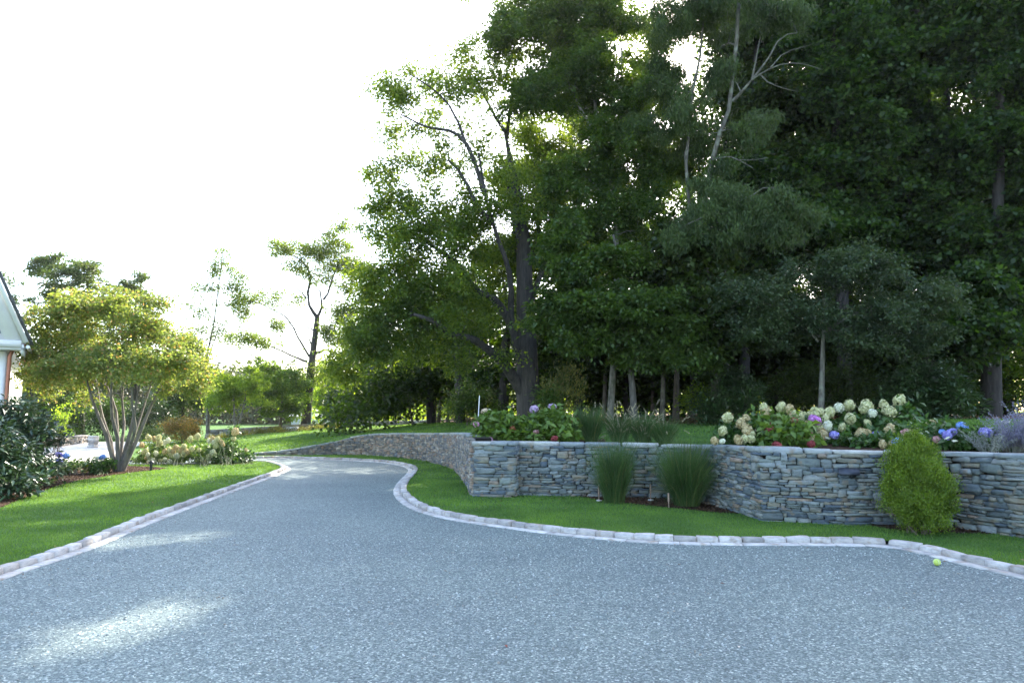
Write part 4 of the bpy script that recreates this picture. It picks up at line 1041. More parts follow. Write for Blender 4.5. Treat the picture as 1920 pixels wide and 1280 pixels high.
shrub('yellowing_shrub', 'loose yellow green shrub against the right side of the huge trunk', 'shrub', onup(1052, 19.5), [(1055, 735, 40, 36, 38, 19.5, .7), (1070, 700, 24, 24, 12, 19.5, .5), (1040, 770, 36, 22, 18, 19.3, .6)], 19.5, M['lf_yell'], per=42, rc=.25, L=.09, Wd=.035, style='up', seed=85)
shrub('green_shrub', 'low blue green shrub in front of the huge trunk right side', 'shrub', onup(1030, 18.6), [(1030, 752, 24, 26, 22, 18.6, .5)], 18.6, M['lf_maple2'], per=50, rc=.22, L=.09, Wd=.05, seed=86)
shrub('green_shrub', 'bright leaved shrub catching sun left of the round rhododendron', 'shrub', onup(1300, 21), [(1300, 745, 24, 34, 22, 21, .6)], 21, M['lf_bright'], per=40, rc=.28, L=.1, Wd=.07, seed=87)
shrub('green_shrub', 'sunlit yellow green bush right of the thick black trunk', 'shrub', onup(1905, 25), [(1905, 705, 40, 44, 60, 25, 1.2), (1960, 700, 40, 44, 30, 25, 1.2)], 25, M['lf_bright'], per=60, rc=.35, L=.12, Wd=.08, seed=88)

# ================================================================== LEFT BACKGROUND
BG = 'trees beyond the far stone wall'
def far_tree(label, name, b, limbs, blobs, Y, lm, bm, seed, **k):
    k.setdefault('per', 100); k.setdefault('rc', .75)
    k['clus'] = 0 if 'den' in k else 1.6
    if 'den' not in k: k['per'] = int(k['per'] * .5); k['rc'] *= .75; k['den'] = 2.4
    return tree(name, label, 'tree', b, limbs, blobs, Y, M[lm], M[bm], seed=seed, group=BG, **k)
Yc = 42
far_tree('crooked dark tree with flat airy branches standing against the bright sky', 'crooked_tree', onup(573, Yc),
   [limb([(572, 815), (576, 760), (580, 720), (584, 690), (590, 655), (592, 624), (595, 594)], Yc, .34, .15),
    limb([(595, 596), (575, 560), (584, 532), (578, 505), (562, 486), (545, 478)], Yc, .13, .035), limb([(575, 560), (560, 543), (535, 525)], Yc, .06, .015),
    limb([(594, 598), (606, 568), (603, 550), (592, 540)], Yc, .11, .03), limb([(606, 562), (618, 545), (622, 525), (640, 480)], Yc, .09, .02),
    limb([(576, 678), (550, 668), (527, 657), (495, 645), (450, 633)], Yc, .09, .015), limb([(580, 668), (558, 631), (548, 610), (533, 592), (505, 578), (480, 566), (445, 565)], Yc, .08, .015),
    limb([(590, 662), (612, 656), (630, 662), (650, 675)], Yc, .10, .02), limb([(591, 620), (570, 612), (545, 618)], Yc, .06, .015), limb([(585, 650), (576, 625), (572, 605), (578, 590)], Yc, .06, .015)],
   [(540, 470, 56, 12, 13), (590, 472, 46, 20, 15), (628, 455, 26, 34, 15), (630, 500, 30, 26, 12), (650, 470, 24, 30, 9), (470, 560, 36, 20, 9), (515, 565, 34, 18, 6), (455, 592, 20, 22, 4), (450, 634, 34, 14, 9), (495, 642, 30, 12, 5),
    (635, 590, 26, 26, 14), (615, 625, 18, 16, 7), (640, 640, 26, 26, 10), (655, 680, 22, 16, 7), (560, 562, 14, 6, 3), (645, 425, 12, 14, 3), (650, 540, 24, 26, 8), (590, 700, 34, 18, 10), (625, 712, 26, 16, 6), (560, 500, 34, 12, 7), (605, 520, 34, 20, 9), (655, 590, 30, 40, 14), (680, 545, 22, 36, 10), (665, 500, 24, 24, 8), (520, 610, 24, 10, 4), (670, 640, 26, 26, 9)], Yc, 'lf_oak', 'bark_dark', 91, rc=.62, per=34, L=.13, Wd=.08, flat_=.6, up=.02, den=3.6, rtip=.011)
far_tree('thin spindly tree with wispy level branches left of the crooked tree', 'spindly_tree', onup(389, 37),
   [limb([(389, 812), (387, 740), (385, 690), (391, 655), (400, 610), (408, 565), (412, 520), (418, 470)], 37, .10, .02), limb([(385, 690), (392, 665), (402, 640), (410, 615)], 37, .06, .02)],
   [(418, 482, 18, 20, 6), (405, 508, 26, 16, 6), (442, 512, 28, 12, 5), (380, 540, 32, 14, 6), (442, 537, 28, 14, 6), (378, 567, 28, 14, 4), (430, 565, 30, 12, 4), (378, 592, 26, 14, 4), (378, 628, 32, 18, 7), (408, 610, 26, 16, 4), (395, 720, 24, 26, 12), (370, 690, 20, 20, 6)],
   37, 'lf_oak', 'bark_grey', 92, rc=.5, per=26, L=.11, Wd=.07, flat_=.6, up=0, den=4, rtip=.009)
far_tree('bushy bright green young tree in front of the far stone wall', 'young_tree', onup(440, 36), [limb([(440, 805), (442, 770), (438, 730)], 36, .06, .03), limb([(446, 805), (455, 770), (462, 740)], 36, .05, .03)],
   [(440, 735, 36, 30, 34), (480, 720, 34, 30, 28), (415, 755, 20, 20, 12)], 36, 'lf_bright', 'bark_grey', 93, rc=.5, per=90, L=.12, Wd=.08)
far_tree('leafy mid green tree crowding the left side of the crooked trunk', 'young_tree', onup(525, 40), [limb([(525, 805), (522, 770), (530, 730)], 40, .09, .04)],
   [(520, 740, 40, 34, 44), (550, 720, 26, 30, 22), (500, 700, 30, 20, 14), (548, 770, 22, 20, 12)], 40, 'lf_bright2', 'bark_brown', 94, rc=.6, per=90, L=.14, Wd=.1)
far_tree('light green tree right of the crooked trunk over the far wall', 'young_tree', onup(630, 46), [limb([(630, 800), (628, 760), (632, 730)], 46, .1, .04)],
   [(622, 745, 26, 24, 22), (650, 735, 30, 30, 26), (640, 780, 26, 12, 10)], 46, 'lf_bright', 'bark_brown', 95, rc=.65, per=90, L=.15, Wd=.11)
far_tree('rounded dark tree with a ragged top directly behind the golden maple', 'broad_tree', onup(150, 44), [limb([(150, 830), (152, 740), (150, 660), (140, 560)], 44, .3, .08)],
   [(105, 500, 40, 22, 14), (150, 522, 42, 30, 26), (120, 555, 40, 26, 26), (170, 580, 50, 30, 32), (85, 485, 24, 14, 5), (70, 520, 16, 14, 3), (150, 640, 60, 50, 46), (180, 700, 60, 40, 40)], 44, 'lf_mid', 'bark_dark', 96, rc=.75, per=90, L=.17, Wd=.12)
far_tree('narrow feathery tree top showing right of the ragged dark tree', 'broad_tree', onup(255, 46), [limb([(255, 825), (256, 700), (250, 600), (255, 540)], 46, .2, .05)],
   [(250, 540, 26, 16, 12), (240, 580, 36, 24, 20), (270, 620, 50, 40, 36), (262, 520, 16, 10, 4), (300, 700, 60, 40, 40)], 46, 'lf_mid', 'bark_dark', 97, rc=.7, per=85, L=.16, Wd=.11)
far_tree('green tree in the background between the house corner and the golden maple', 'broad_tree', onup(60, 40), [limb([(60, 830), (62, 760), (58, 700)], 40, .15, .05)],
   [(60, 720, 40, 40, 40), (20, 560, 20, 60, 9), (40, 600, 22, 40, 10), (95, 760, 30, 24, 18)], 40, 'lf_mid', 'bark_dark', 98, rc=.6, per=80, L=.14, Wd=.1)
far_tree('mid green tree right of the golden maple behind the white hydrangea bed', 'broad_tree', onup(345, 43), [limb([(345, 815), (346, 760), (340, 720)], 43, .15, .05)],
   [(345, 735, 40, 34, 40), (310, 760, 34, 24, 22), (385, 745, 26, 26, 18)], 43, 'lf_mid', 'bark_dark', 99, rc=.65, per=90, L=.15, Wd=.1)
# dark hedge mass behind the forecourt
for k, (px, lab) in enumerate([(60, 'dark evergreen shrub behind the low forecourt wall'), (125, 'dark evergreen shrub behind the pale end post of the low wall'), (205, 'dark evergreen shrub seen through the stems of the golden maple'), (285, 'grey green evergreen shrub left of the orange bush')]):
    shrub('evergreen_shrub', lab, 'shrub', onup(px, 39.5), [(px, 785, 46, 40, 60, 39.5, 1.3)], 39.5, M['lf_maple' if k < 3 else 'lf_rhodo2'], per=70, rc=.45, L=.16, Wd=.08, group='dark evergreen shrubs behind the forecourt', seed=110 + k, five=False)
shrub('orange_bush', 'orange tinged round bush behind the white hydrangea bed', 'bush', onup(338, 33), [(338, 803, 36, 22, 60, 33, .9), (320, 798, 20, 14, 16, 33, .5), (362, 800, 18, 16, 16, 33, .5)], 33, M['lf_orange'], per=60, rc=.25, L=.09, Wd=.05, seed=115, style='broad', five=False)
shrub('green_bush', 'small bright green shrub left of the golden maple by the low wall', 'bush', onup(110, 27), [(110, 800, 12, 34, 18, 27, .4), (120, 775, 10, 16, 6, 27, .3)], 27, M['lf_bright'], per=40, rc=.22, L=.09, Wd=.05, seed=116, style='up', five=False)
shrub('green_bush', 'low green shrub behind the white hydrangea bed left end', 'bush', onup(275, 30), [(278, 812, 26, 14, 24, 30, .5)], 30, M['lf_mid'], per=50, rc=.25, L=.09, Wd=.05, seed=117, style='broad', five=False)
# far line of trees that closes the view
rng = np.random.default_rng(120); C = []
for px in np.arange(-500, 1500, 9):
    Yd = rng.uniform(85, 100); top = 700 + 14 * math.sin(px * .013) + 8 * math.sin(px * .047) + rng.uniform(-6, 6); zt = W(px, top, Yd)[2]; x = W(px, 760, Yd)[0]
    for k in range(9): C.append([x + rng.normal(0, 1), Yd + rng.normal(0, 2), rng.uniform(.3, zt)])
V, F = sprayleaves(rng, np.array(C), 1.7, .7, 50, .6, .45); tag(obj('treeline', V, [F], M['lf_mid2']), kind='stuff')
# ground cover along the far wall
rng = np.random.default_rng(121); C = []
for px in np.arange(395, 660, 3.2):
    Yd = rng.uniform(36.5, 39.5); b = onup(px, Yd); C.append(b + np.array([0, 0, rng.uniform(.02, .14)]))
V, F = sprayleaves(rng, np.array(C), .22, .5, 60, .09, .045, 'up'); tag(obj('groundcover', V, [F], M['lf_yell']), kind='stuff')
b = onup(549, 38)
V, F = stones(rng, np.array([[b[0], b[1], b[2] + .1]]), np.array([[1., 0, 0]]), np.array([[0, -1., 0]]), np.array([[.3, .25, .14]]), .1, .1)
tag(obj('boulder', V, [F], M['cobble'], smooth=True), 'flat pale boulder in the ground cover before the far wall', 'boulder', kind='thing')

# pale building behind the crooked tree
M['white'] = plain('white_paint', (.74, .74, .72), .5, .4, 0, .04)
M['pale'] = plain('pale_siding', (.52, .53, .54), .6, .3, 0, .06)
Yb = 62; a = W(546, 792, Yb); c2 = W(606, 792, Yb); hw = (c2[0] - a[0]) / 2; cx = (a[0] + c2[0]) / 2; zt = W(575, 781, Yb)[2]; z0 = 0.2
sh = empty('outbuilding', (cx, Yb, z0), 'small pale outbuilding half hidden behind the crooked tree trunk', 'building')
g = Geo(); g.box(np.array([cx, Yb + 2, (zt + z0) / 2]), np.array([hw, 2, (zt - z0) / 2])); g.obj('wall', M['pale'], sh)
g = Geo(); V = np.array([[cx - hw - .3, Yb - .3, zt], [cx + hw + .3, Yb - .3, zt], [cx + hw + .3, Yb + 4.3, zt], [cx - hw - .3, Yb + 4.3, zt], [cx - hw - .3, Yb + 2, zt + .55], [cx + hw + .3, Yb + 2, zt + .55]])
g.add(V, [[0, 1, 5, 4], [2, 3, 4, 5]]); g.add(V[[0, 3, 4, 1, 2, 5]], [[0, 1, 2], [3, 5, 4]]); g.obj('roof', M['pale'], sh)
gx = W(588, 780, Yb)[0]; gz = W(588, 764, Yb)[2]; w2 = .32
V = np.array([[gx - w2, Yb - .8, z0], [gx + w2, Yb - .8, z0], [gx + w2, Yb - .8, gz - .5], [gx, Yb - .8, gz], [gx - w2, Yb - .8, gz - .5]]); V2 = V + np.array([0, 1.4, 0]); VV = np.vstack([V, V2])
g = Geo(); g.add(VV, [[0, 1, 2, 4], [6, 5, 9, 7], [0, 5, 6, 1], [1, 6, 7, 2], [2, 7, 8, 3], [3, 8, 9, 4], [4, 9, 5, 0]]); g.add(VV[[2, 3, 4, 7, 8, 9]], [[0, 1, 2], [3, 5, 4]]); g.obj('gabled_porch', M['white'], sh)

# ================================================================== GOLDEN MAPLE ON THE ISLAND
b = G(220, 884, LAWN); Ym = b[1]
stems = [[(218, 884), (205, 830), (180, 770), (165, 720), (140, 670)], [(216, 884), (212, 840), (192, 780), (182, 720), (170, 660)], [(222, 884), (226, 840), (208, 780), (210, 720), (205, 650)],
         [(222, 884), (232, 830), (232, 780), (228, 720), (240, 640)], [(225, 884), (240, 830), (250, 780), (262, 720), (270, 650)], [(226, 884), (245, 835), (262, 785), (280, 730), (300, 670)],
         [(227, 884), (250, 840), (275, 780), (300, 720), (335, 670)], [(221, 884), (220, 820), (215, 760), (190, 700), (160, 620)], [(226, 884), (240, 845), (255, 800), (245, 740), (255, 680)]]
sl = []
for k, P in enumerate(stems):
    dy = [0, .1, .5, .9, 1.2][:len(P)]; sg = (-1, 1, -1, .6, -.5, 1, .3, 1, -1)[k]
    sl.append(([W(p[0], p[1], Ym + d * sg) for p, d in zip(P, dy)], .052 if k % 2 else .07, .016))
tree('golden_maple', 'many stemmed small maple with yellow green and orange leaves on the left lawn', 'tree', b, sl,
     [(125, 605, 58, 34, 44), (200, 585, 80, 30, 50), (105, 665, 50, 34, 34), (170, 650, 90, 42, 60), (255, 600, 60, 40, 44), (285, 655, 66, 40, 48), (340, 675, 46, 32, 26), (85, 630, 30, 30, 14), (290, 570, 26, 20, 10),
      (150, 568, 40, 20, 18), (170, 712, 70, 16, 16), (350, 640, 34, 22, 12), (230, 690, 90, 26, 30), (165, 745, 30, 8, 3), (320, 715, 50, 18, 14), (120, 690, 50, 28, 30, Ym - 1.1, .5), (190, 680, 60, 30, 36, Ym - 1.2, .5), (265, 690, 60, 28, 34, Ym - 1.1, .5), (320, 680, 40, 26, 18, Ym - .8, .5), (80, 660, 30, 30, 16, Ym - .6, .5), (70, 705, 28, 24, 14, Ym - .2, .5), (110, 735, 34, 12, 10, Ym, .5), (370, 700, 26, 26, 12, Ym, .5), (345, 735, 30, 10, 8, Ym, .4), (220, 565, 40, 20, 14)],
     Ym, M['lf_jap'], M['bark_smooth'], per=26, rc=.32, L=.08, Wd=.055, flat_=.4, seed=130, rtip=.004, den=1.9, clus=2.2)

# rhododendrons at the left edge
for k, (lab, bx, Yd, bl) in enumerate([
        ('big glossy rhododendron in front of the white house corner', (30, 905), 14.2, [(20, 800, 60, 44, 70, 14.4, .8), (75, 830, 36, 56, 44, 14.4, .6), (-10, 850, 60, 50, 50, 14.2, .7), (30, 770, 40, 24, 20, 14.6, .5), (60, 885, 50, 30, 34, 14.0, .6)]),
        ('low glossy rhododendron spilling over the mulch at the left frame edge', (0, 925), 12.4, [(0, 850, 44, 50, 50, 12.6, .6), (20, 900, 44, 26, 30, 12.3, .5), (-60, 850, 60, 60, 40, 12.4, .7)])]):
    shrub('rhododendron', lab, 'shrub', np.array([W(bx[0], 900, Yd)[0], Yd, LAWN]), bl, Yd, M['lf_rhodo'], per=40, rc=.20, L=.15, Wd=.05, group='rhododendrons by the house', seed=140 + k)

# blue hydrangeas
def hyd(label, name, base, blobs, Y, heads, seed, lm='lf_hyd', group=None, kind='mop', L=.13, Wd=.085, per=26, rc=.16, headY=None):
    r = shrub(name, label, 'flowering shrub', base, blobs, Y, M[lm], rst=.008, bmat=M['stem'], per=per, rc=rc, L=L, Wd=Wd, flat_=.5, style='broad', group=group, seed=seed)
    cs = []; first = {}
    for h in heads:
        px, py, rp, c = h[:4]; Yh = h[4] if len(h) > 4 and h[4] else (headY(py) if headY else Y - .2)
        kd = h[5] if len(h) > 5 else ('panicle' if c in 'LTN' or (c == 'W' and kind == 'panicle') else 'mop')
        cs.append(head(r, px, py, rp, c, Yh, kd, '%s flower head' % FNAME[c] if len(set(q[3] for q in heads)) > 1 else None))
    headstems(r, cs, base, M['stem']); return r
hyd('blue hydrangea beside the rhododendron with three blue heads', 'hydrangea', G(115, 893, LAWN), [(112, 876, 22, 14, 22, 17.2, .35)], 17.2, [(111, 852, 6.5, 'I', 17), (124, 854, 6.5, 'B', 17), (111, 864, 6.5, 'I', 16.8)], 150, 'lf_hyd2', per=34, L=.1, Wd=.06)
hyd('dark leaved hydrangea with one blue head left of the golden maple stems', 'hydrangea', G(186, 892, LAWN), [(186, 875, 24, 15, 34, 17.4, .4)], 17.4, [(193, 856, 6, 'B', 17.2), (183, 858, 4.5, 'W', 17.2)], 151, 'lf_hyd2', per=34, L=.1, Wd=.06)
shrub('twiggy_shrub', 'thin leaved low shrub between the two blue hydrangeas', 'shrub', G(142, 890, LAWN), [(145, 872, 20, 14, 14, 17.6, .3)], 17.6, M['lf_dark'], per=20, rc=.16, L=.05, Wd=.03, seed=152, five=False)

# white panicle hydrangeas on the island
rng = np.random.default_rng(160); Yw = 21.0
HG = 'white panicle hydrangeas on the island'
def wheads(lst): return [(x, y, r, c) for x, y, r, c in lst]
hyw = lambda py: Yw - .62
hyd('leftmost white hydrangea in the island bed, tall round heads', 'hydrangea', G(290, 873, LAWN), [(290, 846, 28, 20, 34, Yw, .5), (275, 855, 16, 14, 12, Yw - .2, .4), (285, 864, 30, 9, 22, Yw - .3, .4)], Yw,
    wheads([(278, 820, 5.5, 'L'), (289, 822, 4.5, 'T'), (297, 821, 5.5, 'L'), (299, 830, 5.5, 'L'), (309, 829, 4.5, 'W'), (315, 825, 5, 'W'), (266, 834, 5, 'T'), (292, 849, 4.5, 'W'), (274, 844, 4, 'L'), (277, 851, 3.5, 'W'), (268, 848, 3.5, 'L'), (286, 862, 4, 'W'), (280, 866, 4, 'W'), (289, 866, 4, 'W'), (301, 863, 4, 'L'), (274, 858, 3.5, 'T')]), 161, 'lf_hyd', HG, 'panicle', .1, .06, 34, .16, hyw)
hyd('white hydrangea second from the left in the island bed, full of ivory heads', 'hydrangea', G(335, 874, LAWN), [(330, 850, 26, 18, 32, Yw, .5), (335, 864, 30, 9, 22, Yw - .3, .4)], Yw,
    wheads([(309, 846, 5, 'T'), (318, 843, 5.5, 'L'), (331, 854, 5.5, 'W'), (330, 838, 5, 'T'), (345, 837, 5.5, 'L'), (345, 850, 5, 'L'), (318, 866, 5, 'W'), (309, 861, 3.5, 'W'), (325, 845, 4.5, 'T'), (338, 843, 5, 'T'), (349, 845, 4.5, 'T'), (320, 852, 4, 'L')]), 162, 'lf_hyd', HG, 'panicle', .1, .06, 34, .16, hyw)
hyd('white hydrangea in the island bed with a drift of low white heads', 'hydrangea', G(385, 874, LAWN), [(378, 848, 28, 18, 34, Yw, .5), (385, 864, 32, 9, 24, Yw - .3, .4)], Yw,
    wheads([(357, 823, 5.5, 'L'), (370, 818, 6, 'L'), (360, 841, 5, 'L'), (373, 843, 4, 'L'), (352, 848, 4, 'T'), (392, 855, 4.5, 'L'), (399, 847, 5, 'W'), (390, 860, 5, 'L'), (380, 862, 4.5, 'L'), (384, 866, 4, 'T'), (392, 826, 4.5, 'W'), (398, 823, 5, 'T'), (401, 828, 5, 'W')]), 163, 'lf_hyd', HG, 'panicle', .1, .06, 34, .16, hyw)
hyd('rightmost hydrangea of the island bed with one tall upright stem', 'hydrangea', G(430, 874, LAWN), [(425, 848, 30, 20, 40, Yw, .5), (455, 858, 16, 12, 12, Yw, .3), (440, 822, 4, 22, 6, Yw, .1), (432, 864, 32, 9, 24, Yw - .3, .4)], Yw,
    wheads([(407, 824, 5.5, 'L'), (415, 828, 4.5, 'T'), (405, 835, 5, 'L'), (418, 833, 4, 'T'), (441, 809, 6.5, 'T'), (438, 822, 4.5, 'L'), (461, 843, 3.5, 'T'), (403, 851, 4, 'L')]), 164, 'lf_hyd2', HG, 'panicle', .1, .06, 34, .16, hyw)

# ================================================================== TERRACE FLOWER BED
hyd('large leaved pink hydrangea directly over the square pier', 'hydrangea', onup(950, 14.0), [(945, 800, 46, 28, 64, 14.1, .5), (910, 810, 26, 20, 22, 13.9, .35), (950, 820, 50, 14, 20, 13.7, .3)], 14,
    [(893, 795, 6, 'K'), (918, 824, 6, 'K', 13.4), (908, 770, 6, 'N', 14.2, 'mop'), (961, 804, 6.5, 'O', 13.6), (918, 768, 3, 'W', 14.2, 'lace')], 170, 'lf_hyd', None, 'mop', .15, .10, 22, .17)
hyd('large leaved hydrangea with two tall lilac heads right of the pier', 'hydrangea', onup(1035, 13.8), [(1030, 796, 44, 26, 58, 13.9, .5), (1055, 812, 26, 18, 22, 13.6, .35), (1000, 815, 30, 16, 16, 13.6, .3)], 13.8,
    [(1001, 767, 8.5, 'H', 13.8), (1036, 762, 7.5, 'H', 14), (1005, 810, 6, 'P', 13.4), (1040, 822, 6.5, 'R', 13.2), (1077, 789, 6, 'O', 13.7)], 171, 'lf_hyd', None, 'mop', .15, .10, 22, .17)
hy = lambda py: 10.7 + (838 - py) / 85 * 1.5
HR = 'mixed hydrangeas along the top of the right wall'
hyd('cream and tan hydrangea at the left end of the mixed bed', 'hydrangea', onup(1385, 11.9), [(1385, 812, 34, 16, 34, 11.8, .4), (1425, 795, 26, 20, 20, 11.9, .4)], 11.7,
    [(1364.5, 782, 10, 'L'), (1399, 785, 8, 'T'), (1389, 793, 9, 'T'), (1396, 799, 6, 'T'), (1355, 807, 8, 'L'), (1340, 826, 7.5, 'T'), (1354, 827, 6.5, 'W', None, 'mop'), (1402, 807, 10, 'T'), (1384, 824, 8, 'T'), (1396, 822, 7, 'L'), (1408, 822, 8, 'L'), (1412, 813, 5, 'L'), (1432, 764, 8.5, 'L'), (1440, 775, 10.5, 'T'), (1448, 781, 4, 'W', None, 'lace'), (1420, 806, 4, 'P')],
    172, 'lf_hyd2', HR, 'panicle', .12, .08, 24, .16, hy)
hyd('red headed hydrangea with broad green leaves over the wall corner', 'hydrangea', onup(1478, 11.3), [(1470, 812, 42, 18, 44, 11.2, .4), (1450, 830, 40, 10, 16, 11, .25), (1500, 825, 30, 12, 16, 11, .25), (1462, 790, 12, 14, 8, 11.6, .2)], 11.1,
    [(1489, 791, 9.5, 'R', 11.3), (1443, 805, 9.5, 'R', 11.1), (1449, 796, 6, 'O', 11.3), (1505, 811, 8.5, 'R', 11.1), (1457, 834, 8, 'R', 10.6), (1521, 832, 8, 'R', 10.6), (1525, 822, 7, 'N', 10.8, 'mop'), (1519, 814, 5, 'P', 11)],
    173, 'lf_hyd', HR, 'mop', .15, .10, 22, .16)
hyd('lime and violet hydrangea in the middle of the mixed bed', 'hydrangea', onup(1520, 12), [(1510, 798, 40, 18, 34, 12, .4), (1545, 808, 30, 16, 20, 11.8, .35)], 11.9,
    [(1465, 763, 10.5, 'L'), (1481, 767, 9.5, 'T'), (1489, 774, 5.5, 'L'), (1484, 781, 5.5, 'N'), (1501, 780, 8, 'L'), (1509, 777, 5, 'L'), (1529, 775, 11, 'L'), (1538, 772, 8, 'L'), (1521, 776, 7, 'L'), (1528, 787, 11, 'V', 11.2), (1555, 773, 10, 'L'), (1547, 784, 8, 'L'), (1551, 799, 9.5, 'W'), (1542, 814, 10.5, 'T'), (1536, 802, 7, 'L'), (1512, 793, 5, 'T'), (1564, 815, 9, 'I', 10.9), (1552, 821, 5, 'W', None, 'lace')],
    174, 'lf_hyd2', HR, 'panicle', .12, .08, 24, .16, hy)
hyd('tallest cream hydrangea in the mixed bed below the big rhododendron', 'hydrangea', onup(1620, 12.1), [(1605, 800, 40, 22, 40, 12.1, .45), (1650, 800, 40, 20, 34, 12.1, .45), (1690, 775, 10, 14, 6, 12.2, .15), (1620, 822, 50, 10, 20, 11.4, .3)], 12,
    [(1573, 764, 9, 'W'), (1592, 759, 10.5, 'L'), (1594, 784, 11, 'L'), (1579, 800, 7, 'L'), (1625, 761, 11.5, 'L'), (1618, 768, 7, 'L'), (1636, 774, 7.5, 'W'), (1687, 750, 12, 'L'), (1657, 759, 9, 'L'), (1663, 768, 10, 'L'), (1670, 772, 10, 'L'), (1626, 792, 6, 'L'), (1668, 807, 10.5, 'T'), (1616, 811, 10, 'T'), (1626, 812, 8, 'T'), (1608, 814, 6, 'T')],
    175, 'lf_hyd2', HR, 'panicle', .12, .08, 24, .16, hy)
hyd('low hydrangea with flat lace caps left of the yellow green bush', 'hydrangea', onup(1640, 10.9), [(1610, 828, 44, 10, 26, 10.9, .3), (1665, 828, 34, 10, 20, 10.8, .3)], 10.8,
    [(1642, 815, 7, 'I'), (1650, 816, 6, 'N', None, 'mop'), (1682, 828, 9, 'B', 10.4), (1655, 832, 8, 'T', 10.5), (1593, 814, 4, 'W', None, 'lace'), (1600, 823, 4, 'W', None, 'lace'), (1612, 820, 4.5, 'L', None, 'lace'), (1604, 830, 4, 'W', None, 'lace'), (1673, 831, 6, 'T', 10.5)],
    176, 'lf_hyd2', HR, 'mop', .12, .08, 24, .15, hy)
hyd('pink and tan hydrangea behind the top of the yellow green bush', 'hydrangea', onup(1725, 11), [(1720, 818, 40, 14, 30, 11, .35), (1755, 808, 24, 14, 16, 11.2, .3)], 10.9,
    [(1700, 811, 10, 'P', 10.8), (1745, 797, 9.5, 'T', 11.3), (1756, 824, 8.5, 'P', 10.4), (1758, 813, 6, 'P', 10.8), (1718, 804, 4.5, 'W', 11, 'lace'), (1728, 811, 5, 'W', 10.8, 'lace'), (1737, 809, 5, 'W', 10.9, 'lace'), (1743, 817, 4, 'L', 10.7, 'lace')],
    177, 'lf_hyd2', HR, 'mop', .12, .08, 24, .16)
hyd('blue hydrangea between the yellow green bush and the lavender coloured sage', 'hydrangea', onup(1800, 10.5), [(1800, 825, 44, 14, 40, 10.4, .35), (1840, 825, 30, 14, 20, 10.3, .3)], 10.4,
    [(1776, 816, 8.5, 'I', 10.2), (1784, 810, 9, 'I', 10.3), (1766, 809, 5.5, 'B', 10.4), (1774, 812, 6, 'I', 10.3), (1804, 800, 11, 'B', 10.5), (1848, 811, 11, 'I', 10.1), (1790, 826, 4.5, 'W', 10, 'lace'), (1857, 803, 4, 'W', 10.3, 'lace'), (1885, 790, 6.5, 'W', 10.6, 'lace'), (1776, 821, 5, 'W', 10, 'lace')],
    178, 'lf_hyd2', HR, 'mop', .12, .08, 24, .16)

# ornamental grasses ---------------------------------------------------------
def grassclump(label, b, n, h, spread, arch, seed, plumes=0, w=.006, rad=.12, group=None):
    rng = np.random.default_rng(seed); r = empty('ornamental_grass', b, label, 'grass clump', group)
    
    V, F, P = blades(rng, b, n if plumes else n // 3, h, spread, arch, w, rad)
    if not plumes:            # several tufts of uneven height and lean
        Vs, Fs, c0 = [V], [F], len(V)
        for q in range(7):
            v, f, _ = blades(rng, np.array(b) + np.array([rng.uniform(-rad, rad) * .45, rng.uniform(-rad, rad) * .3, 0]), n // 9, h * rng.uniform(.68, 1.12), spread * rng.uniform(.6, 1.5), arch * rng.uniform(.8, 2.2), w, rad * .4)
            lean = rng.normal(0, .17); v[:, 0] += lean * (v[:, 2] - b[2]) ** 2; Vs.append(v); Fs.append(f + c0); c0 += len(v)
        V, F = np.vstack(Vs), np.vstack(Fs)

    V2, F2, P2 = blades(rng, b, n // 4, h * 1.12, spread * 1.9, arch * 1.1, w * .6, rad)
    obj('blades', np.vstack([V, V2]), [np.vstack([F, F2 + len(V)])], M['gr_tall'], r)
    if plumes:
        V, F, P = blades(rng, b, plumes, h * 1.15, spread * 1.15, arch * .7, .003, rad)
        g = Geo(); g.add(V, F)
        L2 = .13
        for p in P:
            d = unit(p[-1] - p[-2]); m = 70
            t = rng.uniform(0, 1, m)[:, None]; C = p[-1] - d * L2 * t; rad2 = .011 * np.sin(np.pi * np.clip(t, .05, .95)) + .003
            D = unit(rng.normal(size=(m, 3))) * .8 + d; v, f = leaves(rng, C, D, rng.normal(size=(m, 3)), .022, .006); g.add(v, f)
        g.obj('plumes', M['plume'], r)
    return r
GG = 'ornamental grasses by the wall'
grassclump('slim fountain of tall green grass against the wall, left of the two', G(1152, 942, LAWN), 2600, 1.20, .38, .16, 201, w=.005, rad=.17, group=GG)
grassclump('wide fountain of tall green grass against the wall, right of the two', G(1288, 948, LAWN), 4200, 1.32, .62, .26, 202, w=.005, rad=.20, group=GG)
for k, (px, Yd, h, lab, pl) in enumerate([(1108, 13.9, .82, 'upright green grass clump beside the pink hydrangeas on the terrace', 6), (1160, 13.7, .76, 'fuzzy plumed grass clump on the terrace, first after the upright one', 80),
                                          (1205, 13.6, .78, 'fuzzy plumed grass clump on the terrace in front of the young maple trunk', 60), (1245, 13.4, .66, 'sparse plumed grass clump on the terrace nearest the sunlit lawn', 22)]):
    grassclump(lab, onup(px, Yd), 1500 if k == 0 else 1300, h, .3 if k == 0 else .42, .15 if k == 0 else .42, 210 + k, pl, w=.0055, rad=.12, group='plumed grasses on the terrace')

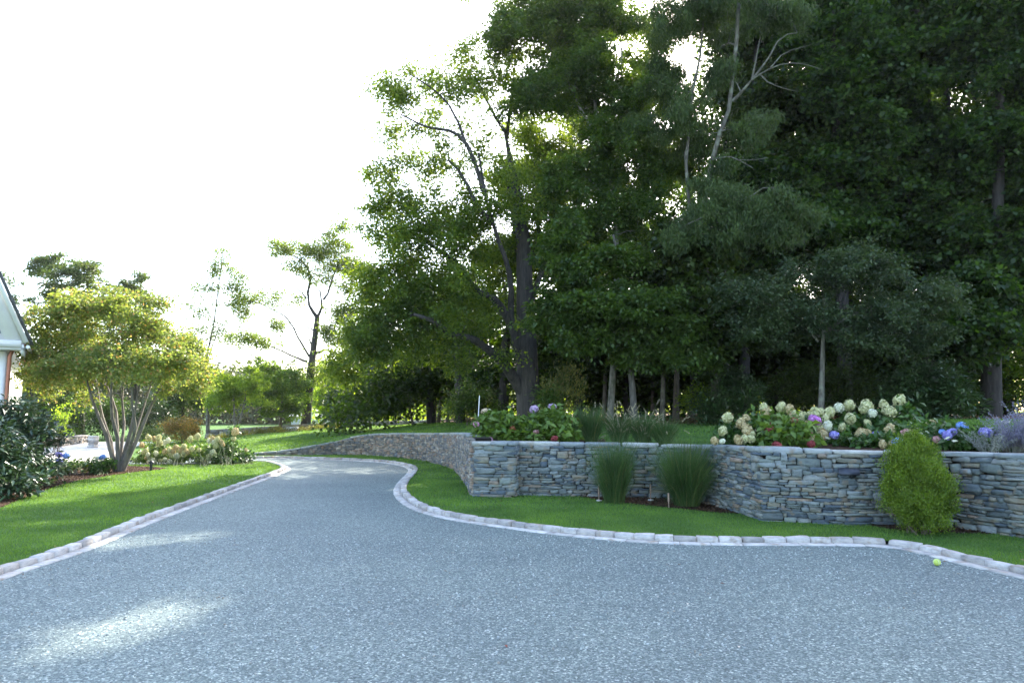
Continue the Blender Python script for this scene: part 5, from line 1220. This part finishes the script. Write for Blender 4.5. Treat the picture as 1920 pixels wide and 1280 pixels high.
# lavender coloured sage
def sage(label, b, n, h, spread, seed, mat='sage'):
    rng = np.random.default_rng(seed); r = empty('sage', b, label, 'flowering shrub', 'sages at the right edge')
    V, F, P = blades(rng, b, n, h, spread, .08, .005, .12); obj('stems', V, [F], M['sage_stem'], r)
    g = Geo(); m = 60
    for p in P:
        s = np.clip(rng.uniform(.35, 1, m), 0, .999) * 5; k = s.astype(int); f = (s - k)[:, None]
        C = p[k] * (1 - f) + p[k + 1] * f + rng.normal(0, .008, (m, 3)); v, ff = leaves(rng, C, rng.normal(size=(m, 3)) + np.array([0, 0, .6]), rng.normal(size=(m, 3)), .020, .010); g.add(v, ff)
    g.obj('flowers', M[mat], r)
sage('hazy lavender coloured sage spilling over the wall at the right edge', onup(1895, 10.0), 170, .58, .36, 220)
sage('lavender coloured sage taller and cut by the frame edge', onup(1935, 9.7), 150, .74, .36, 221)
sage('small silvery sage with bare sprays beside the blue hydrangea', onup(1850, 9.8), 42, .36, .34, 222, 'sage_stem')

# yellow green cypress bush ----------------------------------------------------
bc = G(1725, 1000, LAWN); Yg = bc[1]
rng = np.random.default_rng(230)
bl = [(1721, 930, 58, 54, 260, Yg, .40), (1720, 875, 48, 44, 130, Yg, .32), (1714, 842, 26, 24, 46, Yg, .18), (1688, 905, 26, 44, 34, Yg, .2), (1758, 925, 24, 42, 34, Yg, .22), (1735, 972, 44, 18, 34, Yg - .05, .3), (1712, 820, 9, 10, 8, Yg, .06), (1738, 838, 9, 14, 8, Yg, .06), (1694, 850, 8, 14, 8, Yg, .06)]
shrub('cypress_bush', 'dense egg shaped yellow green evergreen bush standing against the stone wall', 'bush', bc, bl, Yg, M['lf_cyp'], per=210, rc=.08, L=.026, Wd=.013, flat_=1.2, style='up', seed=231, five=False, rst=.016, nst=9)

# path lights ------------------------------------------------------------------
M['copper'] = plain('weathered_copper', (.30, .21, .16), .5, .5, .3, .25, 25, .3)
M['black'] = plain('black_metal', (.02, .022, .022), .45, .5, .2)
LG = 'slim stake lights in front of the wall grasses'
def stake(label, b, h, disc):
    r = empty('stake_light', b, label, 'garden light', LG); x, y, z = b
    g = Geo(); g.tube([[x, y, z + h * .42], [x, y, z + h]], .017, 10, True); g.obj('head', M['copper'], r)
    g = Geo(); g.tube([[x, y, z], [x, y, z + h * .44]], .010, 8, True); g.obj('stem', M['copper'], r)
    if disc:
        g = Geo(); g.tube([[x, y, z + .005], [x, y, z + .018], [x, y, z + .022]], [.05, .05, .03], 14, True); g.obj('base_plate', M['apron'], r)
stake('slim copper stake light with a pale foot, left of the slim grass', G(1123, 939, LAWN + .008), .27, True)
stake('slim copper stake light between the two tall grasses', G(1220, 938, LAWN + .008), .28, True)
stake('slim copper stake light in front of the wide grass', G(1254, 951, LAWN + .008), .23, False)
b = G(283, 882, LAWN); r = empty('bollard_light', b, 'short black bollard light in the mulch right of the golden maple', 'garden light')
g = Geo(); g.tube([[b[0], b[1], 0], [b[0], b[1], .24]], .035, 12, True); g.obj('post', M['black'], r)
g = Geo(); g.tube([[b[0], b[1], .24], [b[0], b[1], .27], [b[0], b[1], .31]], [.075, .07, .02], 14, True); g.obj('cap', M['black'], r)
# white stake beside the huge tree
p0 = onup(895, 15.5); p1 = W(899, 742, 15.5)
g = Geo(); g.tube([p0 - [0, 0, .1], (np.array(p0) + p1) / 2, p1], .010, 8, True); tag(g.obj('plant_stake', M['white'], None), 'white leaning stake behind the pink hydrangea', 'stake', kind='thing')

# tennis ball --------------------------------------------------------------------
M['felt'] = plain('felt', (.50, .62, .14), .95, .1, 0, .12, 60, .5, 300)
b = G(1757, 1060, 0); r = empty('tennis_ball', b, 'lime green tennis ball lying on the gravel near the kerb', 'ball')
th = np.linspace(0, math.pi, 17); ph = np.linspace(0, 2 * math.pi, 28, endpoint=False); R_ = .036
V = np.array([[b[0] + math.sin(a) * math.cos(q) * R_, b[1] + math.sin(a) * math.sin(q) * R_, R_ + math.cos(a) * R_] for a in th for q in ph])
F = np.array([[i * 28 + j, (i + 1) * 28 + j, (i + 1) * 28 + (j + 1) % 28, i * 28 + (j + 1) % 28] for i in range(16) for j in range(28)])
obj('felt_cover', V, [F], M['felt'], r, smooth=True)
tq = np.linspace(0, 2 * math.pi, 60); a_, b_ = .75, .25
S = np.stack([a_ * np.cos(tq) + b_ * np.cos(3 * tq), a_ * np.sin(tq) - b_ * np.sin(3 * tq), 2 * math.sqrt(a_ * b_) * np.sin(2 * tq)], 1)
S = unit(S) * R_ * 1.005 + np.array([b[0], b[1], R_]); g = Geo(); g.tube(S, .0013, 6); g.obj('seam', M['white'], r)

# fallen leaves on the gravel --------------------------------------------------------
M['redleaf'] = plain('red_dry_leaf', (.22, .07, .05), .8, .2); M['brownleaf'] = plain('brown_dry_leaf', (.16, .10, .05), .8, .2); M['paleleaf'] = plain('pale_petal', (.55, .5, .42), .8, .2)
rng = np.random.default_rng(240)
for k, (px, py, mt, lab) in enumerate([(1350, 1093, 'redleaf', 'tiny red leaf on the gravel right of the middle'), (1276, 1058, 'brownleaf', 'tiny dark leaf on the gravel nearest the middle of the kerb curve'), (945, 1208, 'redleaf', 'tiny red leaf on the gravel at bottom centre'),
                                       (620, 1050, 'brownleaf', 'tiny brown leaf on the gravel beside the faint sun streaks'), (1385, 1210, 'paleleaf', 'tiny pale petal on the gravel at lower right'), (1290, 1130, 'paleleaf', 'tiny pale petal on the gravel right of centre')]):
    b = G(px, py, .006); V, F = leaves(rng, np.array([b]), rng.normal(size=(1, 3)) * [1, 1, 0.05], np.array([[.1, .1, 1.]]), .045, .028, .25, True)
    tag(obj('fallen_leaf', V, [F], M[mt]), lab, 'leaf', 'leaves and petals dropped on the gravel', 'thing')

# ================================================================== HOUSE CORNER
M['shingle'] = plain('weathered_shingle', (.30, .30, .31), .8, .2, 0, .25, 9, .4, 25)
M['roofm'] = plain('roof_shingle', (.10, .105, .11), .85, .2, 0, .3, 12, .5, 30)
M['copperpipe'] = plain('copper_pipe', (.30, .12, .075), .4, .5, .6, .2, 9)
Yh = 16.0
cb = W(9, 700, Yh); eave = W(58, 652, Yh - .1); top = W(0, 512, Yh)
corner = np.array([cb[0], Yh, 0.0]); ez = W(23, 640, Yh)[2]
ud = unit(np.array([[-.82, -.50, 0]]))[0]; vd = np.array([-.55, .835, 0]); ZZ = np.array([0, 0, 1.0])
hs = empty('house', corner, 'white trimmed shingled house corner with a steep eave at the left edge', 'house')
def quad(g, a, b, c, d): g.add(np.array([a, b, c, d]), [[0, 1, 2, 3]])
Wd_, Ln = 7.0, 9.0; slope = 2.3; hh = 3.2; run = hh / slope
g = Geo()
# gable wall with its steep lower roof line, side wall
V = np.array([corner, corner + ud * Wd_, corner + ud * Wd_ + ZZ * (ez + hh), corner + ud * run + ZZ * (ez + hh), corner + ZZ * ez]); V[:, 2] = np.maximum(V[:, 2], 0)
o = vd * .16; VV = np.vstack([V, V + o]); g.add(VV, [[0, 1, 3, 4], [5, 9, 8, 6]]); g.add(VV[[1, 2, 3]], [[0, 1, 2]])
quad(g, corner, corner + ZZ * ez, corner + vd * Ln + ZZ * ez, corner + vd * Ln)
# clapboards as real laps below the eave line, shingles above
g.obj('wall', M['white'], hs)
g = Geo()
for k in range(int(ez / .12)):
    z = k * .12; a = corner - vd * .012 + ZZ * z; b_ = corner + ud * 5 - vd * .012 + ZZ * z
    quad(g, a - vd * .016, b_ - vd * .016, b_ + ZZ * .12, a + ZZ * .12)
g.obj('clapboard', M['white'], hs)
g = Geo(); rng = np.random.default_rng(250)
for k in range(int(hh / .13)):
    z = ez + .18 + k * .13; x0 = (z - ez) / slope + .05; x = x0
    while x < 4:
        wv = rng.uniform(.09, .2); a = corner + ud * x - vd * .02 + ZZ * z; b_ = corner + ud * (x + wv - .006) - vd * .02 + ZZ * z; j = vd * rng.uniform(.014, .026)
        quad(g, a - j, b_ - j, b_ + ZZ * .14, a + ZZ * .14); x += wv
g.obj('shingle_siding', M['shingle'], hs)
# roof slab with wide white rake board
sn = unit((ud + ZZ * slope)[None])[0]; out = unit((-ud * slope + ZZ)[None])[0]
e0 = corner - ud * .34 + ZZ * (ez - .06); ov = -vd * .42
g = Geo()
def slab(g, p, a, b_, c, th):   # p corner; a, b edges; c thickness direction
    V = np.array([p, p + a, p + a + b_, p + b_]); V2 = V + c * th; g.add(np.vstack([V, V2]), [[0, 3, 2, 1], [4, 5, 6, 7], [0, 1, 5, 4], [1, 2, 6, 5], [2, 3, 7, 6], [3, 0, 4, 7]])
slab(g, e0 + ov + out * .10, sn * 4.2, vd * (Ln + .8), out, .07); g.obj('roof', M['roofm'], hs)
g = Geo(); slab(g, e0 + ov - vd * .03, sn * 4.2, vd * .05, out, .26 - .165); slab(g, e0 + ov, sn * 4.2, -ud * -.34 - ZZ * 0, vd, .05); slab(g, e0 + ov + vd * .05, sn * 4.2, vd * .37, out, .03)
g.obj('rake_board', M['white'], hs)
g = Geo(); slab(g, e0 + ov - ZZ * .16, ud * 1.5, vd * .42, ZZ, .06); slab(g, e0 + ov - ZZ * .24, vd * (Ln + .5), ud * .05, ZZ, .22); slab(g, e0 + ov - ZZ * .1 + ud * .05, ud * 1.5, -vd * .04, ZZ, .16); g.obj('eave_return', M['white'], hs)
g = Geo(); P = [e0 + ov - ud * .08 - ZZ * .08, e0 + ov + vd * 9 - ud * .08 - ZZ * .08]; g.tube(P, .04, 10, True); g.obj('gutter', M['white'], hs)
g = Geo(); q = corner - ud * .07 - vd * .06
g.tube([q + ZZ * .02, q + ZZ * (ez - .35), q + ZZ * (ez - .2) - ud * .05, q + ZZ * (ez - .06) - ud * .28 - vd * .1], .045, 10, True); g.obj('downpipe', M['copperpipe'], hs)
g = Geo(); slab(g, corner - vd * .03 - ud * .02, ud * .16, vd * .03 - vd * .012, ZZ, ez - .02); g.obj('corner_board', M['white'], hs)

# ================================================================== GRASS, LITTER
rng = np.random.default_rng(300)
def addgrass(name, poly, rings, holes, h0, zf=None):
    g = Geo()
    for d0, d1, dens, hh, ww in rings:
        x, y = scatter(rng, poly, dens, holes); d = np.hypot(x, y); k = (d >= d0) & (d < d1); x, y = x[k], y[k]
        # keep what the picture can see, and a little more
        a = np.abs(x) < y * .80 + 1.0; x, y = x[a], y[a]
        if not len(x): continue
        z = np.full(len(x), h0) if zf is None else zf(x, y)
        g.add(*grassblades(rng, x, y, z, hh, ww))
    return tag(g.obj(name, M['gr_blade'], None), kind='stuff')
wallpoly_hole = [tuple(p) for p in WBp] + [tuple(p) for p in WCp] + [tuple(p) for p in WDp] + [(14, 20), (-.8, 20)] + [tuple(p) for p in WAp[::-1]][:40]
rings = [(0, 7.5, 4200, .030, .0055), (7.5, 11, 2600, .032, .008), (11, 16, 1400, .034, .012), (16, 25, 520, .036, .02)]
addgrass('grass_near_left', ll, rings, [bed_l, bed_h], LAWN)
addgrass('grass_near_right', lr, rings, [bed_m, bed_c, wallpoly_hole], LAWN)
# upper lawn
x = rng.uniform(-24, 16, 700000); y = rng.uniform(10, 44, 700000)
k = (rng.uniform(size=len(x)) < np.clip(1.6 - y / 26, .12, 1)) & (np.abs(x) < y * .8 + 1) & (y < woodline(x)); x, y = x[k], y[k]
cell = {}
z = np.array([ (lambda h: h[0].z if h[0] is not None else -9)(_bv.ray_cast(Vector((a, b_, 10)), Vector((0, 0, -1)))) for a, b_ in zip(x[:150000], y[:150000])]); x, y = x[:150000], y[:150000]
nbp = np.array([[p[0], p[1]] for p in np.vstack([base[nA - 2:_k1 - 1], base[_k2 + 1:nP - 2]])]); dn = np.full(len(x), 99.)
for p in nbp[::3]: dn = np.minimum(dn, np.hypot(x - p[0], y - p[1]))
k = (z > -1) & ((dn > 2.0) | (y > 16)); x, y, z = x[k], y[k], z[k]
g = Geo(); sc_ = np.clip(y / 14, .8, 2.6)
V, F = grassblades(rng, x, y, z, .042, .02 * sc_[:, None]); g.add(V, F); tag(g.obj('grass_upper_lawn', M['gr_blade'], None), kind='stuff')
# dry leaves on the wood floor
x = rng.uniform(-6, 18, 16000); y = rng.uniform(16, 30, 16000); k = (y > woodline(x) - .25) & (np.abs(x) < y * .8); x, y = x[k], y[k]
z = np.array([zup(a, b_) for a, b_ in zip(x, y)]) + .012; n = len(x)
V, F = leaves(rng, np.stack([x, y, z], 1), rng.normal(size=(n, 3)) * [1, 1, .25], np.array([0, 0, 1.]) + rng.normal(0, .3, (n, 3)), .10, .07, .3)
tag(obj('leaf_litter', V, [F], M['dry']), kind='stuff')
# bark chips in the beds
g = Geo()
for poly, dn in ((bed_l, 500), (bed_m, 900), (bed_c, 900), (bed_h, 300)):
    x, y = scatter(rng, poly, dn); n = len(x)
    V, F = leaves(rng, np.stack([x, y, np.full(n, LAWN + .012)], 1), rng.normal(size=(n, 3)) * [1, 1, .3], np.array([0, 0, 1.]) + rng.normal(0, .3, (n, 3)), .04, .022, .2); g.add(V, F)
tag(g.obj('bark_chips', M['chip'], None), kind='stuff')
# loose chips lying on the gravel near the camera
x, y = scatter(rng, [(-6, 3.2), (6, 3.2), (8, 9), (-7, 9)], 90); k = (x > np.interp(y, KL[::-1, 1][-0:], KL[::-1, 0])) if False else np.ones(len(x), bool)
kp = [tuple(p) for p in KR] + [tuple(p) for p in KL[::-1]]
k = inpoly(x, y, kp); x, y = x[k], y[k]; n = len(x)
cen = np.stack([x, y, np.full(n, .003)], 1); half = rng.uniform(.0035, .0075, (n, 3)); a = rng.uniform(0, 6.3, n)
V, F = stones(rng, cen, np.stack([np.cos(a), np.sin(a), 0 * a], 1), np.stack([-np.sin(a), np.cos(a), 0 * a], 1), half, .2, .3)
tag(obj('loose_gravel', V, [F], M['pebble']), kind='stuff')

# twigs and leaf scraps blown along the kerbs and over the lawns
rng = np.random.default_rng(330); g = Geo()
for K, sd_, z0_ in ((KR, 1, .0), (KL, -1, .0)):
    k = rng.integers(0, len(K), 110); P = offs(K, 0, sd_)[k] + rng.normal(0, .12, (110, 2)); ok = inpoly(P[:, 0], P[:, 1], kp); P = P[ok]; n = len(P)
    V, F = leaves(rng, np.c_[P, np.full(n, .008)], rng.normal(size=(n, 3)) * [1, 1, .15], np.array([0, 0, 1.]) + rng.normal(0, .2, (n, 3)), .028, .016, .2); g.add(V, F)
for poly in (ll, lr):
    x, y = scatter(rng, poly, .7, [bed_l, bed_m, bed_c, wallpoly_hole]); k = y < 17; x, y = x[k], y[k]; n = len(x)
    V, F = leaves(rng, np.c_[x, y, np.full(n, LAWN + .03)], rng.normal(size=(n, 3)) * [1, 1, .2], np.array([0, 0, 1.]) + rng.normal(0, .3, (n, 3)), .04, .025, .2); g.add(V, F)
tag(g.obj('leaf_scraps', M['dry'], None), kind='stuff')

# ================================================================== THIN HAZE BOX ADDED TO STAND IN FOR LENS GLARE
g = Geo(); g.box(np.array([0, 45, 9]), np.array([75, 62, 15]))
m, nt_ = newmat('glare_veil'); pv = N(nt_, 'ShaderNodeVolumePrincipled'); pv.inputs['Color'].default_value = (1, .98, .95, 1); pv.inputs['Density'].default_value = .00025; pv.inputs['Anisotropy'].default_value = .4
o_ = N(nt_, 'ShaderNodeOutputMaterial'); nt_.links.new(pv.outputs[0], o_.inputs['Volume'])
tag(g.obj('glare_haze', m, None), kind='stuff')
sc.cycles.volume_bounces = 0
